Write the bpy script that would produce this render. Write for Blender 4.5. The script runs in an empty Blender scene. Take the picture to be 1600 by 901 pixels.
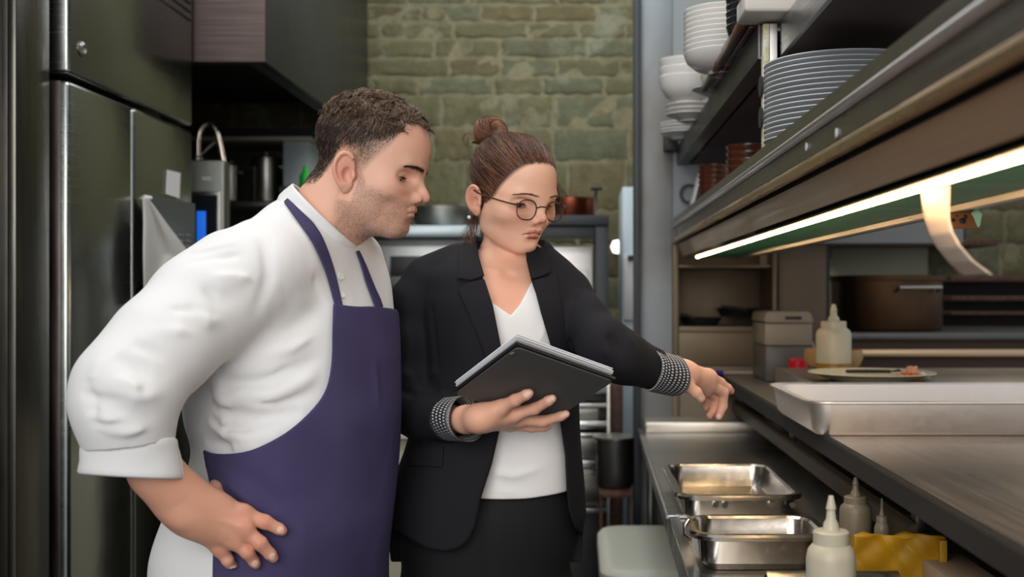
import bpy, bmesh, math, random
import numpy as np
from mathutils import Vector, Matrix

# ------------------------------------------------------------------ camera, world, lights
SC = bpy.context.scene
COL = SC.collection
F, CX, CY, H = 1800.0, 905.0, 458.0, 1.35      # focal length and vanishing point in pixels of a 1600x901 frame, eye height
cam_d = bpy.data.cameras.new('camera')
cam = bpy.data.objects.new('camera', cam_d); COL.objects.link(cam)
cam.location = (0, 0, H); cam.rotation_euler = (math.pi/2, 0, 0)
cam_d.sensor_width = 36.0; cam_d.lens = F/1600*36
cam_d.shift_x = -(CX-800)/1600; cam_d.shift_y = (CY-450.5)/1600
cam_d.clip_start = 0.05
cam_d.dof.use_dof = True; cam_d.dof.focus_distance = 1.90; cam_d.dof.aperture_fstop = 4.0
SC.camera = cam
SC.view_settings.view_transform = 'Standard'; SC.view_settings.look = 'None'
SC.view_settings.gamma = 1.0; SC.view_settings.use_curve_mapping = False
SC.view_settings.exposure = 0.0
SC.cycles.use_denoising = True
SC.cycles.max_bounces = 8; SC.cycles.diffuse_bounces = 4; SC.cycles.glossy_bounces = 5
SC.cycles.sample_clamp_indirect = 6.0
SC.cycles.caustics_reflective = False; SC.cycles.caustics_refractive = False

W = bpy.data.worlds.new('world'); SC.world = W; W.use_nodes = True
W.node_tree.nodes['Background'].inputs[0].default_value = (0.93, 0.96, 1.0, 1)
W.node_tree.nodes['Background'].inputs[1].default_value = 0.62

def area(name, loc, target, sx, sy, power, color=(1, 1, 1), spread=None):
    d = bpy.data.lights.new(name, 'AREA'); d.shape = 'RECTANGLE'; d.size = sx; d.size_y = sy
    d.energy = power; d.color = color
    if spread: d.spread = spread
    o = bpy.data.objects.new(name, d); COL.objects.link(o); o.location = loc
    v = Vector(target)-Vector(loc)
    o.rotation_euler = v.to_track_quat('-Z', 'Y').to_euler()
    return o
# daylight from the window side behind the photographer, unseen overhead lights added as fill
area('window_daylight', (-0.9, -2.4, 2.4), (-0.4, 2.0, 1.2), 4.0, 2.4, 136, (1.0, 0.98, 0.955))
area('overhead_fill', (-0.35, 2.0, 3.0), (-0.35, 2.0, 0), 1.6, 0.7, 20, (1.0, 0.97, 0.93))
area('overhead_fill.001', (-0.2, 4.4, 3.0), (-0.2, 5.1, 0.6), 1.8, 0.5, 20, (1.0, 0.97, 0.88))
area('overhead_fill.002', (0.12, 3.2, 3.1), (0.3, 3.9, 2.0), 0.3, 0.5, 7, (0.72, 0.90, 1.0))
area('overhead_fill.003', (1.9, 4.6, 2.9), (1.7, 4.9, 1.0), 0.7, 0.5, 5, (1.0, 0.85, 0.65))

# ------------------------------------------------------------------ helpers
def P(px, py, Y):
    return ((px-CX)*Y/F, Y, H-(py-CY)*Y/F)
def X(px, Y): return (px-CX)*Y/F
def Z(py, Y): return H-(py-CY)*Y/F

def srgb(r, g, b):
    f = lambda c: (c/255/12.92) if c/255 <= 0.04045 else ((c/255+0.055)/1.055)**2.4
    return (f(r), f(g), f(b), 1.0)

def tag(o, label=None, cat=None, group=None, kind=None):
    if label: o['label'] = label
    if cat: o['category'] = cat
    if group: o['group'] = group
    if kind: o['kind'] = kind
    return o

def thing(name, label, cat, loc=(0, 0, 0), group=None):
    o = bpy.data.objects.new(name, None); COL.objects.link(o)
    o.location = loc; o.empty_display_size = 0.05
    return tag(o, label, cat, group)

def wloc(o):
    v = Vector((0, 0, 0))
    while o is not None:
        v = v+o.location; o = o.parent
    return v

def mesh_obj(name, verts, faces, mat, parent=None, smooth=True, loc=None, cols=None, autosmooth=None):
    me = bpy.data.meshes.new(name)
    verts = np.asarray(verts, dtype=np.float64).reshape(-1, 3)
    if parent is not None:
        off = np.array(wloc(parent)); loc_l = (0, 0, 0)
    else:
        if loc is None:
            lo = verts.min(0); hi = verts.max(0)
            loc = ((lo[0]+hi[0])/2, (lo[1]+hi[1])/2, lo[2])
        off = np.array(loc); loc_l = loc
    v = (verts-off).astype(np.float32)
    if isinstance(faces, np.ndarray) and faces.ndim == 2:
        n, k = faces.shape
        me.vertices.add(len(v)); me.vertices.foreach_set('co', v.ravel())
        me.loops.add(n*k); me.loops.foreach_set('vertex_index', faces.astype(np.int32).ravel())
        me.polygons.add(n); me.polygons.foreach_set('loop_start', np.arange(0, n*k, k, dtype=np.int32))
        me.update(calc_edges=True); me.validate()
    else:
        me.from_pydata([tuple(x) for x in v.tolist()], [], faces); me.update()
    if smooth:
        me.polygons.foreach_set('use_smooth', [True]*len(me.polygons))
        if autosmooth: me.set_sharp_from_angle(angle=math.radians(autosmooth))
    if cols is not None:
        at = me.color_attributes.new('Col', 'FLOAT_COLOR', 'POINT')
        c = np.ones((len(v), 4), np.float32); c[:, :3] = cols
        at.data.foreach_set('color', c.ravel())
    if mat: me.materials.append(mat)
    o = bpy.data.objects.new(name, me); COL.objects.link(o); o.location = loc_l
    if parent is not None: o.parent = parent
    return o

class MB:
    """collects shapes in world coordinates and links them as one mesh object"""
    def __init__(s): s.bm = bmesh.new()
    def box(s, x0, x1, y0, y1, z0, z1, bev=0.0, seg=2, R=None, c=None):
        bm = bmesh.new()
        vs = [bm.verts.new(p) for p in [(x0,y0,z0),(x1,y0,z0),(x1,y1,z0),(x0,y1,z0),(x0,y0,z1),(x1,y0,z1),(x1,y1,z1),(x0,y1,z1)]]
        for f in [(3,2,1,0),(4,5,6,7),(0,1,5,4),(1,2,6,5),(2,3,7,6),(3,0,4,7)]: bm.faces.new([vs[i] for i in f])
        if bev > 0: bmesh.ops.bevel(bm, geom=list(bm.edges), offset=bev, segments=seg, affect='EDGES', profile=0.5)
        s._merge(bm, R, c); return s
    def _merge(s, bm, R=None, c=None):
        if R is not None:
            c = Vector(c); M = R.to_3x3() if hasattr(R, 'to_3x3') else R
            for v in bm.verts: v.co = c+M @ (v.co-c)
        me = bpy.data.meshes.new('t'); bm.to_mesh(me); bm.free(); s.bm.from_mesh(me); bpy.data.meshes.remove(me)
    def prism(s, prof, y0, y1, bev=0.0):
        """closed profile in (x,z) extruded along y"""
        bm = bmesh.new()
        a = [bm.verts.new((x, y0, z)) for x, z in prof]; b = [bm.verts.new((x, y1, z)) for x, z in prof]
        n = len(prof)
        bm.faces.new(a); bm.faces.new(b[::-1])
        for i in range(n): bm.faces.new([a[i], b[i], b[(i+1) % n], a[(i+1) % n]])
        bmesh.ops.recalc_face_normals(bm, faces=bm.faces)
        if bev > 0: bmesh.ops.bevel(bm, geom=list(bm.edges), offset=bev, segments=2, affect='EDGES')
        s._merge(bm); return s
    def poly(s, pts, n, t):
        """flat polygon (3-D points) given thickness t along normal n"""
        n = Vector(n).normalized()*t; bm = bmesh.new()
        a = [bm.verts.new(p) for p in pts]; b = [bm.verts.new(Vector(p)+n) for p in pts]; k = len(pts)
        bm.faces.new(a); bm.faces.new(b[::-1])
        for i in range(k): bm.faces.new([a[i], b[i], b[(i+1) % k], a[(i+1) % k]])
        bmesh.ops.recalc_face_normals(bm, faces=bm.faces); s._merge(bm); return s
    def lathe(s, prof, c, seg=40, R=None, sx=1, sy=1):
        """open or closed profile of (r,z) turned about the vertical through c"""
        bm = bmesh.new(); rings = []
        for r, z in prof:
            if r < 1e-6: rings.append([bm.verts.new((c[0], c[1], c[2]+z))])
            else: rings.append([bm.verts.new((c[0]+r*sx*math.cos(t), c[1]+r*sy*math.sin(t), c[2]+z)) for t in [2*math.pi*i/seg for i in range(seg)]])
        for a, b in zip(rings, rings[1:]):
            if len(a) == 1 and len(b) == 1: continue
            for i in range(seg):
                j = (i+1) % seg
                if len(a) == 1: bm.faces.new([a[0], b[i], b[j]])
                elif len(b) == 1: bm.faces.new([a[j], a[i], b[0]])
                else: bm.faces.new([a[i], b[i], b[j], a[j]])
        bmesh.ops.recalc_face_normals(bm, faces=bm.faces)
        s._merge(bm, R, c); return s
    def tube(s, pts, r, seg=12, cap=True, rads=None):
        pts = [Vector(p) for p in pts]; bm = bmesh.new(); rings = []
        n = len(pts); up = None
        for i, p in enumerate(pts):
            d = (pts[min(i+1, n-1)]-pts[max(i-1, 0)]).normalized()
            if up is None:
                up = Vector((0, 0, 1)) if abs(d.z) < 0.9 else Vector((1, 0, 0))
            u = d.cross(up).normalized(); w = u.cross(d).normalized(); up = w
            rr = rads[i] if rads else r
            rings.append([bm.verts.new(p+u*rr*math.cos(t)+w*rr*math.sin(t)) for t in [2*math.pi*k/seg for k in range(seg)]])
        for a, b in zip(rings, rings[1:]):
            for k in range(seg): bm.faces.new([a[k], b[k], b[(k+1) % seg], a[(k+1) % seg]])
        if cap: bm.faces.new(rings[0]); bm.faces.new(rings[-1][::-1])
        bmesh.ops.recalc_face_normals(bm, faces=bm.faces); s._merge(bm); return s
    def rrect(s, cx, cy, hx, hy, levels, r=0.03, seg=6, close_bottom=True, close_top=False, R=None):
        """rounded-rectangle loft: levels = [(grow, z), ...] walked in order"""
        bm = bmesh.new(); rings = []
        for g, z in levels:
            ring = []; rr = max(r+g, 0.002)
            for qx, qy, a0 in ((1, 1, 0), (-1, 1, 90), (-1, -1, 180), (1, -1, 270)):
                for k in range(seg+1):
                    a = math.radians(a0+90*k/seg)
                    ring.append(bm.verts.new((cx+qx*(hx+g-rr)+rr*math.cos(a), cy+qy*(hy+g-rr)+rr*math.sin(a), z)))
            rings.append(ring)
        m = len(rings[0])
        for a, b in zip(rings, rings[1:]):
            for k in range(m): bm.faces.new([a[k], b[k], b[(k+1) % m], a[(k+1) % m]])
        if close_bottom: bm.faces.new(rings[-1])
        if close_top: bm.faces.new(rings[0])
        bmesh.ops.recalc_face_normals(bm, faces=bm.faces); s._merge(bm, R, (cx, cy, levels[0][1])); return s
    def build(s, name, mat, parent=None, smooth=35, loc=None, label=None):
        me = bpy.data.meshes.new(name); s.bm.to_mesh(me); s.bm.free()
        n = len(me.vertices); v = np.empty(n*3, np.float32); me.vertices.foreach_get('co', v); v = v.reshape(-1, 3)
        if parent is not None: off = np.array(wloc(parent)); ll = (0, 0, 0)
        else:
            lo = v.min(0); hi = v.max(0)
            off = np.array(loc if loc is not None else ((lo[0]+hi[0])/2, (lo[1]+hi[1])/2, lo[2])); ll = tuple(float(a) for a in off)
        me.vertices.foreach_set('co', (v-off).astype(np.float32).ravel())
        if smooth:
            me.polygons.foreach_set('use_smooth', [True]*len(me.polygons)); me.set_sharp_from_angle(angle=math.radians(smooth))
        me.update(); me.materials.append(mat)
        o = bpy.data.objects.new(name, me); COL.objects.link(o); o.location = ll
        if parent is not None: o.parent = parent
        if label: o['label'] = label
        return o

def cloth_grid(fn, nu, nv, th):
    """solid sheet from fn(u,v)->point, given thickness th"""
    Pn = np.array([[fn(i/nu, j/nv) for j in range(nv+1)] for i in range(nu+1)])
    du = np.gradient(Pn, axis=0); dv = np.gradient(Pn, axis=1); n = np.cross(du, dv); n /= np.linalg.norm(n, axis=2, keepdims=True)+1e-9
    A = (Pn+n*th/2).reshape(-1, 3); B = (Pn-n*th/2).reshape(-1, 3); k = len(A); V = np.vstack([A, B]); Fc = []
    idx = lambda i, j: i*(nv+1)+j
    for i in range(nu):
        for j in range(nv):
            q = (idx(i, j), idx(i+1, j), idx(i+1, j+1), idx(i, j+1)); Fc.append(q); Fc.append(tuple(k+a for a in q[::-1]))
    for i in range(nu):
        for j in (0, nv):
            a, b = idx(i, j), idx(i+1, j); Fc.append((a, b, k+b, k+a) if j else (b, a, k+a, k+b))
    for j in range(nv):
        for i in (0, nu):
            a, b = idx(i, j), idx(i, j+1); Fc.append((b, a, k+a, k+b) if i else (a, b, k+b, k+a))
    return V, Fc

def copy_tree(o, parent=None):
    c = o.copy(); COL.objects.link(c)
    if parent is not None: c.parent = parent; c.matrix_parent_inverse = o.matrix_parent_inverse.copy()
    for ch in [q for q in bpy.data.objects if q.parent == o]: copy_tree(ch, c)
    return c

# ------------------------------------------------------------------ materials
MATS = {}
def mat(name, color, rough=0.5, metal=0.0, spec=0.5, noise=None, bump=None, trans=0.0, ior=1.45, emit=None, coat=0.0, sss=0.0, alpha=None, sheen=0.0):
    """noise=(scale xyz, colour2, low, high)   bump=(scale xyz, strength, distance)"""
    m = bpy.data.materials.new(name); m.use_nodes = True; nt = m.node_tree; N = nt.nodes; L = nt.links
    b = N['Principled BSDF']
    col = color if len(color) == 4 else (*color, 1)
    b.inputs['Base Color'].default_value = col; b.inputs['Roughness'].default_value = rough
    b.inputs['Metallic'].default_value = metal; b.inputs['Specular IOR Level'].default_value = spec
    b.inputs['IOR'].default_value = ior; b.inputs['Transmission Weight'].default_value = trans
    b.inputs['Coat Weight'].default_value = coat; b.inputs['Sheen Weight'].default_value = sheen
    if sss:
        b.inputs['Subsurface Weight'].default_value = sss; b.inputs['Subsurface Radius'].default_value = (1.0, 0.35, 0.18); b.inputs['Subsurface Scale'].default_value = 0.008
    if emit:
        b.inputs['Emission Color'].default_value = (*emit[:3], 1); b.inputs['Emission Strength'].default_value = emit[3]
    tc = N.new('ShaderNodeTexCoord')
    def ntex(scale, det=5, rgh=0.55):
        mp = N.new('ShaderNodeMapping'); mp.inputs['Scale'].default_value = scale; L.new(tc.outputs['Object'], mp.inputs[0])
        t = N.new('ShaderNodeTexNoise'); t.inputs['Scale'].default_value = 1.0; t.inputs['Detail'].default_value = det; t.inputs['Roughness'].default_value = rgh
        L.new(mp.outputs[0], t.inputs['Vector']); return t
    if noise:
        sc, c2, lo, hi = noise; t = ntex(sc)
        r = N.new('ShaderNodeMapRange'); r.inputs[1].default_value = lo; r.inputs[2].default_value = hi; L.new(t.outputs[0], r.inputs[0])
        mx = N.new('ShaderNodeMix'); mx.data_type = 'RGBA'; L.new(r.outputs[0], mx.inputs[0])
        mx.inputs[6].default_value = col; mx.inputs[7].default_value = c2; L.new(mx.outputs[2], b.inputs['Base Color'])
    if bump:
        sc, st, dist = bump; t = ntex(sc, 6, 0.6)
        bp = N.new('ShaderNodeBump'); bp.inputs['Strength'].default_value = st; bp.inputs['Distance'].default_value = dist
        L.new(t.outputs[0], bp.inputs['Height']); L.new(bp.outputs[0], b.inputs['Normal'])
    MATS[name] = m; return m

def steel(name, color, rough=0.3, brush=(4, 4, 300), var=0.12, bump=0.05):
    m = mat(name, color, rough, 1.0); nt = m.node_tree; N = nt.nodes; L = nt.links; b = N['Principled BSDF']
    tc = [n for n in N if n.type == 'TEX_COORD'][0]
    def ntex(scale):
        mp = N.new('ShaderNodeMapping'); mp.inputs['Scale'].default_value = scale; L.new(tc.outputs['Object'], mp.inputs[0])
        t = N.new('ShaderNodeTexNoise'); t.inputs['Scale'].default_value = 1.0; t.inputs['Detail'].default_value = 4; L.new(mp.outputs[0], t.inputs['Vector']); return t
    big = ntex((3, 3, 2)); fine = ntex(brush)
    add = N.new('ShaderNodeMath'); add.operation = 'MULTIPLY_ADD'; add.inputs[1].default_value = 0.5; L.new(fine.outputs[0], add.inputs[0])
    hf = N.new('ShaderNodeMath'); hf.operation = 'MULTIPLY'; hf.inputs[1].default_value = 0.5; L.new(big.outputs[0], hf.inputs[0]); L.new(hf.outputs[0], add.inputs[2])
    r = N.new('ShaderNodeMapRange'); r.inputs[1].default_value = 0.3; r.inputs[2].default_value = 0.7
    r.inputs[3].default_value = max(rough-var, 0.05); r.inputs[4].default_value = rough+var; L.new(add.outputs[0], r.inputs[0]); L.new(r.outputs[0], b.inputs['Roughness'])
    bp = N.new('ShaderNodeBump'); bp.inputs['Strength'].default_value = bump; bp.inputs['Distance'].default_value = 0.002
    L.new(fine.outputs[0], bp.inputs['Height'])
    bp2 = N.new('ShaderNodeBump'); bp2.inputs['Strength'].default_value = 0.25; bp2.inputs['Distance'].default_value = 0.02
    L.new(big.outputs[0], bp2.inputs['Height']); L.new(bp.outputs[0], bp2.inputs['Normal']); L.new(bp2.outputs[0], b.inputs['Normal'])
    return m

def vcol_mat(name, rough=0.5, sss=0.0, bump=None, spec=0.5, metal=0.0):
    m = mat(name, (1, 1, 1, 1), rough, metal, spec, bump=bump, sss=sss); nt = m.node_tree
    a = nt.nodes.new('ShaderNodeVertexColor'); a.layer_name = 'Col'
    nt.links.new(a.outputs[0], nt.nodes['Principled BSDF'].inputs['Base Color']); return m
# ------------------------------------------------------------------ materials of the kitchen
S_FRIDGE = steel('fridge_steel', (0.34, 0.36, 0.34), 0.24, (3, 3, 160), 0.06, 0.012)
S_FRAME = steel('fridge_frame_steel', (0.14, 0.11, 0.10), 0.34, (60, 60, 4))
S_HOOD = steel('hood_steel', (0.12, 0.13, 0.135), 0.42, (4, 160, 160))
S_MID = steel('kitchen_steel', (0.42, 0.41, 0.38), 0.33, (4, 120, 120))
S_WARM = steel('pass_steel', (0.50, 0.44, 0.38), 0.36, (120, 3, 120))
S_PANEL = steel('panel_steel', (0.62, 0.60, 0.57), 0.45, (120, 120, 3))
S_DARK = steel('dark_steel', (0.12, 0.12, 0.12), 0.42, (80, 4, 80))
S_PAN = steel('pan_steel', (0.50, 0.46, 0.41), 0.22, (90, 90, 90), 0.08, 0.03)
S_TRAY = steel('tray_aluminium', (0.86, 0.80, 0.75), 0.5, (60, 60, 60), 0.1, 0.05)
S_OLD = steel('worn_pot_steel', (0.10, 0.06, 0.035), 0.5, (30, 30, 3))
BLACK = mat('black_enamel', (0.012, 0.012, 0.013), 0.45)
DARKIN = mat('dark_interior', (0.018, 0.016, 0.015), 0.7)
CHAR = mat('charcoal_paint', (0.03, 0.033, 0.038), 0.5)
CREAM = mat('cream_laminate', srgb(176, 170, 150), 0.45)
WHITEP = mat('white_plastic', (0.72, 0.72, 0.70), 0.4)
PAPER = mat('white_paper', (0.72, 0.71, 0.69), 0.8)
CERAM = mat('white_ceramic', (0.74, 0.72, 0.68), 0.22)
CERAMG = mat('grey_white_ceramic', (0.50, 0.52, 0.53), 0.3)
BLKCER = mat('black_ceramic', (0.02, 0.02, 0.022), 0.25)
TERRA = mat('terracotta_glaze', srgb(74, 38, 26), 0.25, noise=((30, 30, 30), srgb(104, 58, 38), 0.4, 0.7))
WOODB = mat('brown_wood', srgb(90, 58, 40), 0.55, noise=((60, 6, 60), srgb(60, 36, 26), 0.35, 0.65))
BEIGEW = mat('beige_wood', srgb(190, 150, 96), 0.5)
COPPER = mat('copper', srgb(150, 84, 58), 0.32, 1.0, noise=((6, 6, 6), srgb(96, 50, 36), 0.4, 0.7))
PLAS = mat('translucent_bottle_plastic', srgb(232, 222, 196), 0.35, trans=0.35, sss=0.2)
PLASG = mat('milky_box_plastic', srgb(196, 196, 182), 0.4, sss=0.15)
OIL = mat('yellow_sauce', srgb(150, 112, 34), 0.3)
LED = mat('warm_led', (1, 0.8, 0.5, 1), 0.5, emit=(1.0, 0.68, 0.37, 32))

# ------------------------------------------------------------------ the room
def floor_mat():
    m = mat('floor_tiles', srgb(62, 68, 76), 0.35, bump=((20, 20, 20), 0.1, 0.004)); nt = m.node_tree; N = nt.nodes; L = nt.links
    t = N.new('ShaderNodeTexBrick'); t.offset = 0; t.inputs['Color1'].default_value = srgb(66, 72, 80); t.inputs['Color2'].default_value = srgb(56, 62, 70)
    t.inputs['Mortar'].default_value = srgb(40, 42, 44); t.inputs['Scale'].default_value = 1; t.inputs['Brick Width'].default_value = .3; t.inputs['Row Height'].default_value = .3; t.inputs['Mortar Size'].default_value = .006
    tc = [n for n in N if n.type == 'TEX_COORD'][0]; L.new(tc.outputs['Object'], t.inputs['Vector']); L.new(t.outputs[0], N['Principled BSDF'].inputs['Base Color']); return m
tag(MB().box(-2.1, 3.0, -1.0, 5.6, -0.1, 0.0).build('floor', floor_mat(), smooth=0), kind='structure')

rng = np.random.default_rng(5)
def stone_wall():
    """irregular courses of hewn stones standing a little proud of the mortar, one mesh"""
    Y0 = 5.35; m = MB()
    V = []; Fc = []; C = []
    x0, x1 = -2.1, 3.0
    # mortar bed
    nx, nz = 200, 120
    z = 0.0; courses = []
    hts_lo = [.19, .17, .18, .15, .17, .16, .17, .16]     # tall courses up to about 1.95 m
    for hh in hts_lo: courses.append((z, z+hh)); z += hh
    for py0, py1 in [(257, 306)]: pass
    zs = [Z(330, Y0), Z(253, Y0), Z(200, Y0), Z(149, Y0), Z(121, Y0), Z(91, Y0), Z(61, Y0), Z(35, Y0), Z(8, Y0), Z(-20, Y0), Z(-48, Y0), Z(-78, Y0), Z(-110, Y0), Z(-140, Y0)]
    courses = []
    zz = zs[0]; low = []
    while zz > 0: low.append(max(zz-.155, -0.01)); zz -= .155
    lv = sorted(low+zs)
    courses = list(zip(lv, lv[1:]))
    for (za, zb) in courses:
        tall = (zb-za) > .11
        x = x0-rng.uniform(0, .2)
        while x < x1:
            w = rng.uniform(.20, .42) if not tall else rng.uniform(.17, .36)
            xa, xb = x, x+w; x += w
            g = .005
            us = np.array([0, .004, .010]+list(np.linspace(.03, w-2*g-.03, 6))+[w-2*g-.010, w-2*g-.004, w-2*g])/(w-2*g); hz_ = zb-za-1.6*g
            vs = np.array([0, .004, .010, hz_*.35, hz_*.65, hz_-.010, hz_-.004, hz_])/hz_; n = len(us)-1; k = len(vs)-1
            base = len(V)
            shade = rng.uniform(.9, 1.1); hue = rng.random()
            c = np.array(srgb(92, 90, 64)[:3])*shade
            if hue < .22: c = np.array(srgb(92, 86, 60)[:3])*shade
            elif hue > .72: c = np.array(srgb(88, 92, 72)[:3])*shade
            dep = rng.uniform(.004, .010); ph = rng.uniform(0, 6, 4)
            for a in range(n+1):
                for b in range(k+1):
                    u = us[a]; v = vs[b]
                    ex = min(u, 1-u)*w; ez = min(v, 1-v)*(zb-za)
                    e = min(1, min(ex, ez)/.012)
                    px = xa+g+(w-2*g)*u+.006*math.sin(9*v+ph[0])*(1 if e < 1 else 0)
                    pz = za+g*.8+(zb-za-1.6*g)*v+.005*math.sin(7*u*w/.1+ph[1])*(1 if e < 1 else 0)
                    y = Y0-dep*math.sqrt(e)-.004*math.sin(20*px+ph[2])*math.sin(30*pz+ph[3])*e+(.012 if e == 0 else 0)
                    V.append((px, y, pz)); C.append(c*(1+rng.uniform(-.1, .1)))
            for a in range(n):
                for b in range(k):
                    i = base+a*(k+1)+b; Fc.append((i, i+k+1, i+k+2, i+1))
    b = len(V)
    gx, gz = 120, 70
    for a in range(gx+1):
        for q in range(gz+1):
            px = x0+(x1-x0)*a/gx; pz = 0+3.0*q/gz
            V.append((px, Y0-.003+rng.uniform(-.003, .003), pz)); C.append(np.array(srgb(116, 112, 88)[:3]))
    for a in range(gx):
        for q in range(gz):
            i = b+a*(gz+1)+q; Fc.append((i, i+gz+1, i+gz+2, i+1))
    # back side, so the wall is a solid
    b = len(V); 
    for p in [(x0, Y0+.2, 0), (x1, Y0+.2, 0), (x1, Y0+.2, 3), (x0, Y0+.2, 3), (x0, Y0, 0), (x1, Y0, 0), (x1, Y0, 3), (x0, Y0, 3)]: V.append(p); C.append(np.array((.3, .3, .25)))
    for f in [(0, 3, 2, 1), (0, 4, 7, 3), (1, 2, 6, 5), (3, 7, 6, 2), (0, 1, 5, 4)]: Fc.append(tuple(b+i for i in f))
    mt = vcol_mat('hewn_stone', 0.85, bump=((26, 26, 26), 0.55, 0.02)); nt = mt.node_tree; N = nt.nodes; L = nt.links
    # pale lime bloom and mossy dirt as patches of their own
    tc = [n for n in N if n.type == 'TEX_COORD'][0]; vc = [n for n in N if n.type == 'VERTEX_COLOR'][0]
    def patch(scale, lo, hi, colr, src, off):
        mp = N.new('ShaderNodeMapping'); mp.inputs['Scale'].default_value = (scale, scale, scale); mp.inputs['Location'].default_value = off; L.new(tc.outputs['Object'], mp.inputs[0])
        t = N.new('ShaderNodeTexNoise'); t.inputs['Detail'].default_value = 8; t.inputs['Scale'].default_value = 1; t.inputs['Roughness'].default_value = .65; L.new(mp.outputs[0], t.inputs[0])
        r = N.new('ShaderNodeMapRange'); r.inputs[1].default_value = lo; r.inputs[2].default_value = hi; r.inputs[4].default_value = .75; L.new(t.outputs[0], r.inputs[0])
        mx = N.new('ShaderNodeMix'); mx.data_type = 'RGBA'; L.new(r.outputs[0], mx.inputs[0]); L.new(src, mx.inputs[6]); mx.inputs[7].default_value = colr; return mx.outputs[2]
    o = patch(9, .45, .72, srgb(70, 64, 42), vc.outputs[0], (3, 1, 2))
    o = patch(3.2, .56, .70, srgb(128, 132, 116), o, (0, 0, 0.4))
    L.new(o, N['Principled BSDF'].inputs['Base Color'])
    return mesh_obj('wall_back', V, Fc, mt, cols=np.array(C), loc=(0, Y0, 0))
tag(stone_wall(), kind='structure')

LW = mat('left_wall_paint', srgb(70, 68, 62), 0.7)
tag(MB().box(-2.1, -2.0, -1.0, 5.35, 0, 3.0).build('wall_left', LW, smooth=0), kind='structure')
# steel cladding strip in front of the fridge
w = MB().box(-1.62, X(8, 2.6), 2.52, 2.66, 0, 2.9, .004).box(X(8, 2.6), X(14, 2.6), 2.5, 2.66, 0, 2.9, .003)
w.box(X(14, 2.6), X(45, 2.6), 2.53, 2.66, 0, 2.9, .003).box(X(45, 2.6), X(58.5, 2.6), 2.5, 2.66, 0, 2.9, .003)
tag(w.build('trim_1', steel('cladding_steel', (0.11, 0.105, 0.09), 0.3, (60, 60, 3))), kind='structure')

# end panel of the pass, black post and upper wall
YE = 3.9
tag(MB().box(X(990, YE), X(1000, YE), YE-.05, YE+.05, 0, 3.0, .002).build('trim_2', CHAR), kind='structure')
PL = mat('upper_wall_plaster', srgb(138, 144, 148), 0.5, noise=((2, 2, 2.5), srgb(146, 146, 142), 0.4, 0.6))
tag(MB().box(X(1000, YE), X(1050, YE), YE-.01, YE+.12, 0, 3.0, .002).build('wall_end', mat('end_panel_paint', srgb(146, 150, 154), 0.5, 0.2, noise=((1.5, 1.5, 1.2), srgb(118, 112, 104), 0.4, 0.6))), kind='structure')
tag(MB().box(X(1050, YE), 1.3, YE, YE+.12, 1.52, 3.0).build('wall_end_upper', PL, smooth=0), kind='structure')
lw = MB().box(X(1050, YE), X(1062, YE)-.001, YE, YE+.1, 0, Z(572, YE), .001).box(X(1062, YE), .72, YE, YE+.1, 0, Z(572, YE), .001)
tag(lw.build('wall_end_lower', mat('end_panel_lower', srgb(112, 100, 84), 0.45, 0.3)), kind='structure')
tag(MB().box(.85, .95, -.8, 3.9, 1.78, 3.0).build('wall_right', DARKIN, smooth=0), kind='structure')

# ------------------------------------------------------------------ fridge
xf = -1.2
fr = thing('upright_fridge', 'tall double-door stainless steel fridge at the left with a white towel hung on it', 'fridge', (-1.55, 3.14, 0))
MB().box(-1.9, xf-.095, 2.72, 3.57, 0.12, 2.45, .004).build('body', S_FRAME, fr)
d = MB().box(xf-.09, xf, 2.712, 3.092, 0.16, 1.852, .012, 3).build('door', S_FRIDGE, fr)
d2 = MB().box(xf-.09, xf, 3.108, 3.575, 0.16, 1.852, .012, 3).build('door', S_FRIDGE, fr)
tp = MB().box(xf-.09, xf, 2.712, 3.575, 1.868, 2.45, .010, 3).build('top_panel', S_FRIDGE, fr)
for dd, y0 in ((d, 2.712), (d2, 3.108)):
    MB().box(xf-.088, xf-.02, y0-.004, y0-.0005, .16, 1.85, .0015).build('edge_strip', S_FRAME, dd)
vz = MB()
for k in range(4):
    z0 = 2.27-.026*k
    vz.box(xf-.004, xf+.0015, 3.22, 3.56, z0-.0035, z0+.0035, .001)
vz.build('vent_slots', BLACK, tp)
lk = MB().lathe([(0, 0), (.017, 0), (.019, .004), (.014, .008), (.011, .0085), (.011, .005), (0, .005)], (0, 0, 0), 28)
o = lk.build('lock', S_MID, tp, loc=(0, 0, 0)); 
o.location = Vector((xf, xf*F/(127-CX), Z(77, xf*F/(127-CX))))-wloc(tp); o.rotation_euler = (0, math.pi/2, 0)
for v in o.data.vertices: v.co += wloc(tp)
for yy in (2.8, 3.48):
    MB().lathe([(0, .12), (.02, .12), (.02, .02), (.03, 0), (0, 0)], (-1.3, yy, 0), 16).build('foot', BLACK, fr)
def fy(px): return xf*F/(px-CX)
def onf(px, py, dx=.0): Y = (xf+dx)*F/(px-CX); return (xf+dx, Y, Z(py, Y))
tag(MB().poly([onf(260.5, 265, .002), onf(281.5, 270, .002), onf(280, 310, .002), onf(258.5, 303, .002)], (1, 0, 0), .0015).build('paper_note', PAPER, smooth=0), 'small blank white paper note stuck high on the right fridge door', 'paper note')
sl = thing('document_sleeve', 'dark grey plastic document sleeve hung on the right fridge door behind the towel', 'document sleeve', onf(262, 450, .002))
MB().poly([onf(231, 303, .002), onf(304, 318, .002), onf(304, 470, .002), onf(231, 461, .002)], (1, 0, 0), .002).build('sheet', mat('grey_sleeve', srgb(84, 88, 88), 0.22), sl)
t = MB()
for k in range(9):
    for j in range(3):
        px = 268+11*j; t.poly([onf(px, 364+9*k, .0042), onf(px+8, 366+9*k, .0042), onf(px+8, 369+9*k, .0042), onf(px, 367+9*k, .0042)], (1, 0, 0), .0003)
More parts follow.
